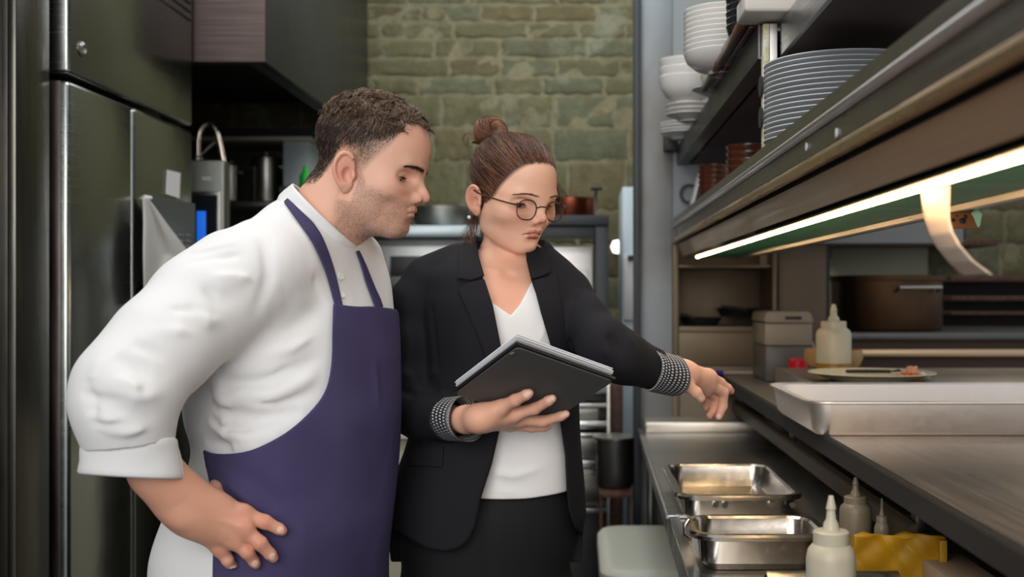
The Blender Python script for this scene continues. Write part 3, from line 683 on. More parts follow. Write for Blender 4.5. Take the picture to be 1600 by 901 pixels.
# beige bowl with spoon behind the squeeze bottle
c = (X(1302, 3.19), 3.19, 1.137)
bb = thing('wooden_bowl', 'rounded beige bowl half hidden behind the squeeze bottle on the pass', 'bowl', c)
MB().lathe([(0, .0), (.04, 0), (.07, .012), (.081, .035), (.078, .058), (.074, .058), (.074, .035), (.06, .016), (0, .01)], c, 40).build('bowl_body', BEIGEW, bb)
sp = MB().tube([(c[0]-.045, 3.16, 1.155), (X(1269, 3.14), 3.14, Z(534, 3.14))], .0025, 8)
tag(sp.build('thin_spoon', S_MID), 'thin spoon handle standing up from the beige bowl', 'spoon')
rc = thing('red_tin', 'small red tin on the pass left of the squeeze bottle', 'tin', (X(1249, 3.3), 3.4, PZ))
c = (X(1247, 3.38), 3.38, PZ+.0008)
RED = mat('red_plastic', srgb(205, 25, 45), 0.4)
MB().lathe([(0, 0), (.024, 0), (.026, .003), (.026, .04), (0, .04)], c, 32).build('tin_body', RED, rc)
MB().lathe([(0, .0405), (.028, .0405), (.028, .074), (.025, .078), (0, .078)], c, 32).build('cap', RED, rc)
# grey container
Yg = 3.5
gc = thing('grey_container', 'grey lidded plastic container standing on the pass next to the steel pillar', 'container', (X(1233, Yg), Yg+.12, PZ))
GP = mat('grey_container_plastic', srgb(150, 140, 122), 0.5)
MB().box(X(1196, Yg), X(1268, Yg), Yg, Yg+.25, PZ+.0008, Z(540, Yg), .006).build('lower_body', mat('dark_grey_plastic', srgb(92, 88, 84), 0.4), gc)
MB().box(X(1196, Yg)-.002, X(1268, Yg)+.002, Yg-.002, Yg+.252, Z(540, Yg)+.0005, Z(505, Yg), .005).build('upper_body', GP, gc)
MB().prism([(X(1194, Yg), Z(504, Yg)), (X(1196, Yg), Z(487, Yg)), (X(1266, Yg), Z(487, Yg)), (X(1272, Yg), Z(504, Yg))], Yg-.006, Yg+.256, .004).build('lid', GP, gc)
MB().box(X(1226, Yg), X(1252, Yg), Yg-.0075, Yg-.006, Z(499, Yg), Z(494, Yg), .001).build('grip_slot', BLACK, gc)
# marker pen
pn = thing('marker_pen', 'blue-capped marker pen lying at the far end of the pass', 'pen', P(1125, 570, 3.8))
MB().tube([(X(1104, 3.78), 3.78, PZ+.0088), (X(1130, 3.78), 3.78, PZ+.0088)], .008, 12).build('cap', mat('blue_pen_cap', srgb(40, 40, 120), 0.35), pn)
MB().tube([(X(1130, 3.78)+.001, 3.78, PZ+.0088), (X(1176, 3.78), 3.78, PZ+.0088)], .0065, 12).build('barrel', mat('pen_barrel', srgb(170, 160, 150), 0.35), pn)

# ------------------------------------------------------------------ recess with shelves at the end of the pass
Yb = 3.9
rs = thing('recess_shelving', 'beige steel recess with ledges at the far end of the pass', 'shelving', (.5, 4.0, Z(572, YE)))
BS = mat('recess_panel', srgb(128, 112, 90), 0.5, 0.25, noise=((2, 2, 3), srgb(112, 94, 72), 0.4, 0.6))
MB().box(X(1054, Yb), .70, 4.18, 4.2, Z(571, Yb), 1.515, .001).build('back_sheet', BS, rs)
MB().box(X(1051, Yb), X(1060, Yb), Yb+.001, 4.179, Z(571, Yb), 1.515, .002).build('side_post', BS, rs)
MB().box(X(1207, Yb), X(1214, Yb), Yb+.001, 4.179, Z(571, Yb), 1.515, .002).build('side_post', BS, rs)
MB().box(X(1061, Yb), X(1206, Yb), Yb+.002, 4.178, Z(519, Yb), Z(510, Yb), .002).build('ledge', MATS['recess_panel'], rs)
MB().box(X(1061, Yb), X(1206, Yb), Yb+.01, 4.178, Z(418, Yb), Z(414, Yb), .001).build('upper_rail', MATS['recess_panel'], rs)
MB().box(X(1061, Yb), X(1206, Yb), Yb+.004, Yb+.012, Z(571, Yb), Z(519.5, Yb), .001).build('lower_panel', BS, rs)
for k, (pa, pb, lb) in enumerate(((1062, 1130, 'black frying pan lying at the left on the recess ledge'), (1120, 1190, 'black frying pan lying at the right on the recess ledge'))):
    r = (pb-pa)/2*4.0/F; c = (X((pa+pb)/2, 4.0), 4.03, Z(510, Yb)+.0008+(.032 if k else 0))
    t = thing('frying_pan', lb, 'pan', c, 'black pans on the recess ledge')
    MB().lathe([(0, 0), (r*.75, 0), (r*.95, .022), (r, .028), (r*.97, .028), (r*.73, .004), (0, .004)], c, 36).build('pan_body', BLACK, t)
    MB().tube([(c[0]-r*.4, c[1]-r*.85, c[2]+.022), (c[0]-r*.7, c[1]-r*1.0, c[2]+.035), (c[0]-r*1.0, c[1]-r*1.1, c[2]+.038)] if k == 0 else [(c[0]+r*.2, c[1]-r*.93, c[2]+.022), (c[0]-r*.2, c[1]-r*1.1, c[2]+.03), (c[0]-r*.9, c[1]-r*1.2, c[2]+.034)], .006, 10).build('handle', BLACK, t)
# pillar
Yl2 = 4.02
tag(MB().box(X(1216, Yl2), X(1291, Yl2), Yl2, Yl2+.2, 0, 3.0, .003).build('trim_3', mat('pillar_steel', srgb(104, 90, 74), 0.45, 0.4)), kind='structure')
tag(MB().box(X(1292, Yl2), X(1299, Yl2), Yl2+.02, Yl2+.2, 0, 3.0, .001).build('trim_4', BLACK), kind='structure')

# rear range with large pot
Yv = 3.98
rg = thing('rear_range', 'dark brown steel range beyond the pass carrying the large old pot', 'range', (1.4, 4.2, 0))
MB().box(X(1300, Yv), 2.4, Yv, 4.75, Z(531, Yv), Z(519, Yv), .003).build('top', S_DARK, rg)
MB().box(X(1300, Yv), 2.4, Yv+.04, 4.7, .1, Z(531, Yv)-.001, .002).build('body', mat('brown_panel', srgb(70, 48, 34), 0.5), rg)
MB().box(X(1337, Yv), 2.38, Yv-.01, Yv+.038, Z(557, Yv), Z(545, Yv), .003).build('front_rail', steel('rail_steel', (0.55, 0.40, 0.26), 0.4, (3, 60, 60)), rg)
MB().box(1.0, 2.3, Yv+.1, 4.6, 0, .099).build('plinth', BLACK, rg)
c = (X(1389, 4.2), 4.24, Z(519, Yv)+.0008); r = 88*4.2/F; hh = .198
pt = thing('old_stock_pot', 'very wide worn brown stock pot standing on the rear range', 'pot', c)
MB().lathe([(0, 0), (r*.94, 0), (r*.97, .01), (r*.97, hh-.02), (r*1.03, hh-.018), (r*1.04, hh), (r*.96, hh), (r*.95, .01), (0, .008)], c, 56).build('pot_body', S_OLD, pt)
MB().tube([(c[0]-.02, c[1]-r*.97, c[2]+.14), (c[0]-.015, c[1]-r*.97-.035, c[2]+.155), (c[0]+.135, c[1]-r*.97-.02, c[2]+.155), (c[0]+.14, c[1]-r*.75, c[2]+.14)], .006, 10).build('handle', S_MID, pt)
# far wall fittings on the right
tag(MB().box(X(1296, 5.1), X(1450, 5.1), 5.1, 5.3, 0, Z(380, 5.1), .003).build('pale_cupboard', mat('pale_greenish_panel', srgb(150, 148, 126), 0.5)), 'pale greenish cupboard against the far wall behind the old stock pot', 'cupboard')
fs = thing('far_wall_shelf', 'dark shelf on the far wall above the pale cupboard', 'shelf', (X(1420, 4.9), 5.1, Z(382, 4.9)))
MB().box(X(1290, 4.9), X(1560, 4.9), 4.9, 5.34, Z(384, 4.9), Z(373, 4.9), .002).build('board', WOODB, fs)
MB().box(X(1300, 4.9), X(1304, 4.9), 4.95, 5.34, Z(402, 4.9), Z(384.4, 4.9), .001).build('bracket', BLACK, fs)
for k, (px0, px1, py0, mt, lb, nm) in enumerate(((1322, 1346, 352, PB, 'blue-white small tub at the left of the far wall shelf', 'small_tub'), (1352, 1368, 350, BLACK, 'black jar on the far wall shelf between the blue-white tub and the brown jar', 'jar'), (1374, 1394, 348, mat('amber_jar', srgb(120, 70, 30), 0.3), 'amber brown jar on the far wall shelf', 'jar'), (1398, 1424, 345, PB, 'blue-white taller tub on the far wall shelf left of the order ticket', 'small_tub'), (1490, 1512, 352, CHAR, 'round dark tin on the far wall shelf right of the order ticket', 'tin'))):
    r = (px1-px0)/2*5.05/F; c = (X((px0+px1)/2, 5.05), 5.08, Z(373, 4.9)+.0008); h = Z(py0, 5.05)-c[2]
    o = MB().lathe([(0, 0), (r*.92, 0), (r, .004), (r, h*.8), (r*.9, h*.82), (r*.92, h*.98), (r*.85, h), (0, h)], c, 24).build(nm, mt); tag(o, lb, 'jar' if nm == 'jar' else nm.replace('_', ' '))
fr2 = thing('far_rack', 'dark steel rack with brown rails at the far right beyond the pass', 'rack', (X(1560, 4.8), 4.9, 0))
for a, b in ((430, 440), (462, 470), (486, 492)): MB().box(X(1484, 4.8), 2.35, 4.78, 5.0, Z(b, 4.8), Z(a, 4.8), .002).build('rail', WOODB, fr2)
for xx in (X(1484, 4.8), 2.3): MB().box(xx, xx+.03, 5.001, 5.03, 0, Z(425, 4.8), .002).build('upright', BLACK, fr2)
MB().box(X(1484, 4.8)+.031, 2.299, 5.005, 5.02, 1.0, Z(432, 4.8), .001).build('back_sheet', DARKIN, fr2)
Yx = 3.0
bx = thing('cardboard_sign', 'brown cardboard sign with dark marks hanging right of the order ticket', 'cardboard sign', P(1507, 356, 1.64))
MB().box(X(1484, 1.64), X(1531, 1.64), 1.64, 1.644, Z(357, 1.64), Z(322, 1.64), .001).build('card', mat('brown_card', srgb(150, 96, 52), 0.7), bx)
m = MB()
for (px, py, r) in ((1489, 344, .004), (1495, 337, .0022), (1500, 343, .002), (1504, 345, .006), (1508, 338, .004)):
    m.lathe([(0, 0), (r, 0), (r*.7, .0012), (0, .0012)], (0, 0, 0), 10) if 0 else m.box(X(px, 1.64)-r*.6, X(px, 1.64)+r*.6, 1.6385, 1.6398, Z(py, 1.64)-r*.6, Z(py, 1.64)+r*.6, r*.3)
m.build('printed_marks', BLACK, bx)
MB().tube([(X(1486, 1.64)+.01, 1.642, Z(322, 1.64)), (X(1486, 1.64)+.01, 1.642, 1.478)], .0012, 6).tube([(X(1529, 1.64), 1.642, Z(322, 1.64)), (X(1529, 1.64), 1.642, 1.478)], .0012, 6).build('hanging_strings', S_MID, bx)
pts = [(1517, 333), (1522, 328), (1528, 323), (1530, 331), (1534, 334), (1532, 344), (1531, 352), (1528, 355), (1525, 350), (1522, 341)]
mp = MB().poly([P(a, b, 1.625) for a, b in pts], (0, -1, 0), .002)
tag(mp.build('mint_tag', mat('mint_paper', srgb(170, 225, 200), 0.6), smooth=0), 'small mint-green paper tag stuck over the corner of the cardboard sign', 'paper tag')

# ------------------------------------------------------------------ overshelf with light strip
os_ = thing('heated_overshelf', 'long steel overshelf above the pass with a warm light strip and green underside', 'overshelf', (.6, 2.2, 1.45))
Y0, Y1 = -.6, 3.88
S_RAIL = steel('shelf_rail_steel', (0.36, 0.34, 0.31), 0.34, (120, 3, 120))
MB().prism([(.324, 1.592), (.324, 1.600), (.605, 1.600), (.605, 1.592)], Y0, Y1, .001).build('shelf_board', S_RAIL, os_)
MB().prism([(.3195, 1.583), (.3195, 1.604), (.3235, 1.606), (.3235, 1.583)], Y0, Y1, .001).build('upper_flange', S_RAIL, os_)
MB().tube([(.3175, Y0, 1.575), (.3175, Y1, 1.575)], .0068, 14).build('roller_bead', steel('bead_steel', (0.62, 0.60, 0.60), 0.35, (90, 3, 90)), os_)
MB().prism([(.321, 1.540), (.321, 1.569), (.330, 1.569), (.330, 1.540)], Y0, Y1, .001).build('front_channel', S_RAIL, os_)
MB().prism([(.317, 1.5225), (.317, 1.534), (.321, 1.5395), (.332, 1.5395), (.332, 1.5225)], Y0, Y1, .0015).build('lower_lip', steel('gold_lip_steel', (0.80, 0.60, 0.38), 0.3, (120, 3, 120)), os_)
MB().prism([(.345, 1.500), (.345, 1.5905), (.36, 1.5905), (.36, 1.500)], Y0, Y1).build('inner_web', DARKIN, os_)
MB().prism([(.334, 1.508), (.334, 1.516), (.3445, 1.516), (.3445, 1.499), (.352, 1.478), (.352, 1.474), (.347, 1.474), (.346, 1.478)], Y0, Y1, .0008).build('fascia', steel('fascia_steel', (0.50, 0.38, 0.25), 0.45, (120, 3, 120), .15, .15), os_)  # warm light on the fascia is tinted into its steel colour
MB().prism([(.3532, 1.4655), (.3532, 1.4675), (.372, 1.4675), (.372, 1.4655)], Y0, Y1).build('light_tray', mat('tray_paint', srgb(90, 70, 50), .6), os_)
MB().tube([(.3635, Y0, 1.4616), (.3635, 3.55, 1.4616)], .0034, 10).build('light_strip', LED, os_)
GREENP = mat('green_paint', srgb(26, 138, 100), 0.45, noise=((3, 14, 3), srgb(18, 104, 78), 0.35, 0.7))
MB().prism([(.373, 1.4715), (.373, 1.476), (.520, 1.476), (.520, 1.4715)], Y0, Y1).build('green_underside', GREENP, os_)
MB().prism([(.521, 1.464), (.521, 1.480), (.575, 1.480), (.575, 1.472), (.533, 1.464)], Y0, Y1, .001).build('rear_lip', S_WARM, os_)
MB().prism([(.590, 1.476), (.590, 1.5915), (.605, 1.5915), (.605, 1.476)], Y0, Y1).build('rear_web', S_DARK, os_)
for yy in (1.05, 1.9, 2.8): MB().box(.3668, .3705, yy, yy+.02, 1.459, 1.4654, .0005).build('strip_clip', WHITEP, os_)
for yy in (-.5,): MB().box(.576, .589, yy, yy+.04, PZ+.0008, 1.60, .002).build('support_post', S_MID, os_)
MB().tube([(.40, 1.03, 1.4712), (.405, 1.035, 1.458), (.43, 1.04, 1.448), (.49, 1.045, 1.458), (.524, 1.047, 1.4635)], .0016, 8).build('loose_wire', mat('grey_wire', srgb(190, 180, 160), 0.5), os_)
for (yy, zz) in ((1.43, 1.549), (1.62, 1.556)):
    MB().lathe([(0, -.0012), (.006, -.001), (.006, .001), (0, .0018)], (0, 0, 0), 16, R=Matrix.Rotation(-math.pi/2, 3, 'Y')).build('button', WHITEP, os_)
    o = [q for q in bpy.data.objects if q.name.startswith('button')][-1]
    for v in o.data.vertices: v.co += wloc(os_)
    o.location = Vector((.3195, yy, zz))-wloc(os_)
# order ticket
TL = [(1439, 300), (1441, 320), (1445, 345), (1453, 368), (1465, 389), (1482, 410), (1505, 432)]
TRR = [(1485, 289), (1484, 320), (1484, 342), (1489, 362), (1502, 385), (1522, 408), (1551, 429)]
def ticket(u, v):
    k = v*6; i = min(int(k), 5); f = k-i
    sm = lambda Q, c: (Q[i][c]*(1-f)+Q[i+1][c]*f)
    a = P(sm(TL, 0), sm(TL, 1), 1.28-.03*v); b = P(sm(TRR, 0), sm(TRR, 1), 1.205-.06*v*v)
    q = np.array(a)*(1-u)+np.array(b)*u; q[1] += .006*math.sin(math.pi*u)*v
    return tuple(q)
V, Fc = cloth_grid(ticket, 8, 36, .0006)
tag(mesh_obj('order_ticket', V, Fc, mat('ticket_paper', srgb(228, 206, 184), 0.7)), 'long blank order ticket curling down from the lit edge of the overshelf', 'order ticket')

# ------------------------------------------------------------------ upper shelf with crockery
us = thing('crockery_shelf', 'dark upper wall shelf carrying the bowls above the overshelf', 'shelf', (.6, 2.8, 1.78))
UZ = 1.845
MB().box(.345, .845, 2.125, 3.89, UZ-.012, UZ, .001).box(.375, .845, -.5, 2.124, UZ-.012, UZ, .001).build('board', S_DARK, us)
MB().prism([(.330, 1.782), (.330, UZ), (.3345, UZ), (.3345, 1.786), (.366, 1.786), (.366, 1.782)], 2.125, 3.89, .0006).build('front_edge', S_DARK, us)
MB().prism([(.366, 1.782), (.366, UZ), (.3705, UZ), (.3705, 1.786), (.374, 1.786), (.374, 1.782)], -.5, 2.10, .0006).build('front_edge', steel('edge_steel', (0.50, 0.50, 0.52), 0.35, (90, 3, 90)), us)
MB().box(.3755, .845, -.5, 3.89, 1.784, 1.792, 0).build('underside', mat('dark_brown_board', srgb(52, 36, 32), 0.55), us)
MB().box(.3675, .845, 2.36, 2.40, 1.779, 1.7835, .001).build('cross_batten', WOODB, us)
MB().box(X(1037, 3.86), .3295, 3.84, 3.895, Z(236, 3.86), Z(201, 3.86), .003).build('wall_bracket', BLACK, us)
# rack post standing on the overshelf
rp = thing('rack_post', 'slotted white and yellow-edged steel upright between the two shelves', 'post', (.345, 2.11, 1.606))
MB().box(X(1192, 2.105), X(1202, 2.105), 2.103, 2.124, 1.6005, 1.842, .001).build('pale_edge', mat('yellowed_paint', srgb(196, 186, 130), 0.5, noise=((40, 40, 40), srgb(230, 228, 215), 0.4, 0.6)), rp)
MB().box(X(1202, 2.105)+.0003, X(1215, 2.105)-.001, 2.101, 2.124, 1.6005, 1.842, .001).build('steel_channel', S_PANEL, rp)
for py, lb in ((134, 'black disc magnet, the upper of the two on the rack upright'), (183, 'black disc magnet, the lower of the two on the rack upright')):
    o = MB().lathe([(0, 0), (.019, 0), (.019, .004), (0, .005)], (0, 0, 0), 28, R=Matrix.Rotation(-math.pi/2, 3, 'Y')).build('disc_magnet', CHAR, loc=(0, 0, 0)); o.location = (X(1192, 2.105)-.0003, 2.113, Z(py, 2.105)); tag(o, lb, 'magnet', 'magnets on the rack upright')

ORD = ['topmost', 'second from the top', 'third from the top', 'fourth from the top', 'fifth from the top', 'sixth from the top', 'seventh from the top', 'eighth from the top', 'ninth from the top', 'tenth from the top', 'eleventh from the top', 'twelfth from the top', 'thirteenth from the top', 'fourteenth from the top', 'fifteenth from the top', 'sixteenth from the top']
def bowl_prof(r, h, foot, th=.0022):
    return [(0, .003), (foot*.9, .003), (foot*.95, 0), (foot, 0), (foot*1.02, .006), (r*.72, h*.25), (r*.93, h*.6), (r, h), (r-th*.4, h+.0012), (r-th, h-.001), (r*.90, h*.6), (r*.68, h*.3), (foot*1.1, .0100), (0, .0095)]
def stack(name, cat, prof, mt, x, y, z, n, dz, lab, group, jit=.0015, seed=0):
    rr = random.Random(seed); first = None
    for k in range(n):
        loc = (x+rr.uniform(-jit, jit), y+rr.uniform(-jit, jit), z+dz*k)
        if first is None: o = MB().lathe(prof, (0, 0, 0), 44).build(name, mt, loc=(0, 0, 0)); first = o
        else: o = first.copy(); COL.objects.link(o)
        o.location = loc
        w_ = ('lowest' if k == 0 else ORD[n-1-k]) if n > 1 else ''
        tag(o, lab % w_, cat, group)
stack('white_bowl', 'bowl', bowl_prof(.098, .048, .042), CERAM, .335, 2.62, UZ+.001, 9, .0118, 'white bowl, %s in the tall white stack on the upper shelf', 'tall stack of white bowls on the upper shelf', .0005)
stack('white_bowl', 'bowl', bowl_prof(.083, .075, .035), CERAM, .312, 3.32, UZ+.050, 3, .024, 'wide white bowl, %s in the short leaning stack by the pale wall', 'short stack of white bowls on the upper shelf', .0015, 3)
sau = [(0, .003), (.03, .003), (.032, 0), (.034, 0), (.036, .004), (.060, .014), (.075, .020), (.0745, .022), (.058, .017), (.03, .007), (0, .007)]
stack('saucer', 'saucer', sau, CERAM, .325, 3.34, UZ+.001, 3, .0135, 'white saucer, %s of the three under the short bowl stack', 'saucers under the short bowl stack', .001, 5)
stack('black_bowl', 'bowl', bowl_prof(.070, .045, .03), BLKCER, .368, 2.34, UZ+.001, 6, .0135, 'black bowl, %s in the black stack on the upper shelf', 'stack of black bowls', .0005, 6)
stack('small_beige_bowl', 'bowl', bowl_prof(.055, .035, .025), mat('beige_ceramic', srgb(200, 192, 168), .3), .362, 2.92, UZ+.022, 5, .0130, 'small beige bowl, %s in the stack beside the white bowls', 'stack of small beige bowls', .0004, 8)
stack('saucer', 'saucer', sau, CERAMG, .362, 2.92, UZ+.001, 1, .01, 'greyish saucer under the stack of small beige bowls on the upper shelf%s', None, .002, 8)
stack('small_plate', 'plate', sau, CERAM, .335, 3.72, UZ+.001, 4, .0100, 'small white plate, %s of the pile at the upper shelf end', 'small plates at the far end', .001, 9)
for k, (xx, zz, ya, yb) in enumerate(((.3375, .0085, 2.14, 2.52), (.3545, .0085, 2.16, 2.50), (.345, .0255, 2.18, 2.49), (.338, .0085, 2.53, 2.85), (.3555, .0085, 2.52, 2.8))):
    if k < 3 or True:
        o = MB().box(xx-.008-.03, xx+.008-.03, ya, yb, UZ+.001+zz-.008, UZ+.001+zz+.008, .003).build('terracotta_bar', TERRA)
        tag(o, ['reddish bar at the shelf edge, lowest and outermost near the black bowls', 'reddish bar at the shelf edge, lower inner one near the black bowls', 'reddish bar lying on top of the two near the black bowls', 'reddish bar at the shelf edge under the tall white stack, outer one', 'reddish bar at the shelf edge under the tall white stack, inner one'][k], 'bar', 'reddish bars along the upper shelf edge')
cbd = MB().box(.292, .50, 2.03, 2.14, UZ+.002, UZ+.040, .006, 3)
tag(cbd.build('cutting_board', mat('white_board', srgb(208, 202, 192), 0.5)), 'thick white cutting board end jutting over the near end of the upper shelf', 'cutting board')
c = (.335, 2.085, UZ+.041)
cpn = thing('copper_dish', 'copper dish resting on the white cutting board at the top edge of the picture', 'dish', c)
MB().lathe([(0, 0), (.05, 0), (.062, .012), (.066, .05), (.064, .05), (.06, .014), (0, .006)], c, 40).build('dish_body', COPPER, cpn)
# grey plate stack on the overshelf
plate = [(0, .003), (.085, .003), (.087, 0), (.09, 0), (.095, .004), (.130, .012), (.138, .015), (.1375, .017), (.128, .015), (.09, .007), (0, .007)]
stack('dinner_plate', 'plate', plate, CERAMG, .463, 2.02, 1.6015, 16, .0088, 'grey-white dinner plate, %s in the big stack on the overshelf', 'stack of dinner plates on the overshelf', .0006, 11)
ram = [(0, .003), (.045, .003), (.047, 0), (.052, 0), (.056, .008), (.060, .026), (.063, .030), (.063, .034), (.059, .034), (.055, .01), (0, .008)]
stack('terracotta_dish', 'dish', ram, TERRA, .435, 2.92, 1.6015, 6, .0175, 'brown glazed dish, %s in the nearer brown stack on the overshelf', 'nearer stack of brown dishes', .0003, 12)
ram2 = [(a*.82, b) for a, b in ram]
stack('terracotta_dish', 'dish', ram2, TERRA, .405, 3.42, 1.6015, 7, .0155, 'small brown glazed dish, %s in the further brown stack by the wall', 'further stack of brown dishes', .0002, 13)
o = MB().box(-.004, .004, -.045, .045, 0, .16, .003, R=Matrix.Rotation(math.radians(14), 3, 'Y'), c=(0, 0, 0)).build('white_slab', CERAM, loc=(0, 0, 0)); o.location = (.352, 3.68, 1.6022); tag(o, 'white rectangular dish leaning upright at the far end of the overshelf', 'dish')
o = MB().lathe([(.026, -.006), (.034, -.006), (.034, .006), (.026, .006), (.026, -.006)], (0, 0, 0), 32, R=Matrix.Rotation(math.pi/2, 3, 'X')).build('black_ring', BLACK, loc=(0, 0, 0)); o.location = (X(1078, 3.87), 3.885, Z(302, 3.87)); tag(o, 'black ring fixed to the end wall above the overshelf', 'ring')
# ------------------------------------------------------------------ implicit-surface modelling
A3 = lambda *a: np.array(a, dtype=np.float64)
def smin(a, b, k):
    if k <= 0: return np.minimum(a, b)
    h = np.maximum(k-np.abs(a-b), 0)/k
    return np.minimum(a, b)-h*h*k*.25
def smax(a, b, k): return -smin(-a, -b, k)
def ell(p, c, r, R=None):
    q = p-np.array(c)
    if R is not None: q = q@R
    r = np.array(r); k0 = np.sqrt(((q/r)**2).sum(1)); k1 = np.sqrt(((q/(r*r))**2).sum(1))+1e-9
    return k0*(k0-1)/k1
def rcone(p, a, b, ra, rb, n=None, s=1.0):
    """tapered round bar; n, s: flatten along unit vector n by factor s"""
    a = np.array(a); b = np.array(b); pa = p-a; ba = b-a
    h = np.clip((pa@ba)/(ba@ba+1e-12), 0, 1)[:, None]; q = pa-h*ba
    r = ra+(rb-ra)*h[:, 0]
    if n is not None:
        n = np.array(n); q = q+((q@n)*(1/s-1))[:, None]*n
        return (np.sqrt((q*q).sum(1))-r)*min(s, 1)
    return np.sqrt((q*q).sum(1))-r
def chain(p, pts, k=.01, n=None, s=1.0):
    d = None
    for a, b in zip(pts, pts[1:]):
        e = rcone(p, a[:3], b[:3], a[3], b[3], n, s); d = e if d is None else smin(d, e, k)
    return d
def segdist(p, a, b):
    a = np.array(a); b = np.array(b); pa = p-a; ba = b-a
    h = np.clip((pa@ba)/(ba@ba+1e-12), 0, 1)[:, None]; q = pa-h*ba
    return np.sqrt((q*q).sum(1)), h[:, 0]
def fold(p, pts, w, amp):
    """soft crease (amp<0) or ridge (amp>0) along a polyline, fading at its ends"""
    out = np.zeros(len(p)); n = len(pts)-1
    best = np.full(len(p), 1e9); tt = np.zeros(len(p))
    for i in range(n):
        d, h = segdist(p, pts[i], pts[i+1]); m = d < best; best[m] = d[m]; tt[m] = (i+h[m])/n
    return amp*np.exp(-(best/w)**2)*np.clip(np.sin(np.pi*np.clip(tt, .0, 1))**.6, 0, 1)
def bounded(p, c, R, f, far=.05):
    d = np.sqrt(((p-np.array(c))**2).sum(1))-R
    out = d+far; m = d < far
    if m.any(): out[m] = f(p[m])
    return out
def V4(px, py, Y, r): return P(px, py, Y)+(r*Y/F,)
class Wob:
    def __init__(s, seed, scale, n=7):
        g = np.random.default_rng(seed); s.d = g.normal(size=(n, 3)); s.d /= np.linalg.norm(s.d, axis=1, keepdims=True); s.d *= (scale*g.uniform(.6, 1.7, n))[:, None]; s.ph = g.uniform(0, 6.28, n); s.n = n
    def __call__(s, p):
        o = np.zeros(len(p))
        for d, ph in zip(s.d, s.ph): o += np.sin(p@d+ph+.8*o)
        return o/s.n
def poly_sdf(x, y, pts):
    pts = np.array(pts, float); n = len(pts); d = np.full(len(x), 1e18); s = np.ones(len(x))
    j = n-1
    for i in range(n):
        e = pts[j]-pts[i]; wx = x-pts[i, 0]; wy = y-pts[i, 1]
        t = np.clip((wx*e[0]+wy*e[1])/(e@e+1e-12), 0, 1); bx = wx-e[0]*t; by = wy-e[1]*t
        d = np.minimum(d, bx*bx+by*by)
        c1 = y >= pts[i, 1]; c2 = y < pts[j, 1]; c3 = e[0]*wy > e[1]*wx
        f = (c1 & c2 & c3) | (~c1 & ~c2 & ~c3); s[f] *= -1
        j = i
    return s*np.sqrt(d)
def smooth_poly(pts, it=2, closed=True):
    pts = [np.array(q, float) for q in pts]
    for _ in range(it):
        out = []; n = len(pts)
        for i in range(n if closed else n-1):
            a, b = pts[i], pts[(i+1) % n]; out += [a*.75+b*.25, a*.25+b*.75]
        pts = out if closed else [pts[0]]+out[1:-1]+[pts[-1]]
    return pts
def outline(p, pts, Yref):
    """signed distance (metres) to an outline drawn in the plane y=Yref and swept along the sight lines of that plane"""
    x = CX+p[:, 0]/p[:, 1]*F; y = CY-(p[:, 2]-H)/p[:, 1]*F
    return poly_sdf(x, y, pts)*p[:, 1]/F

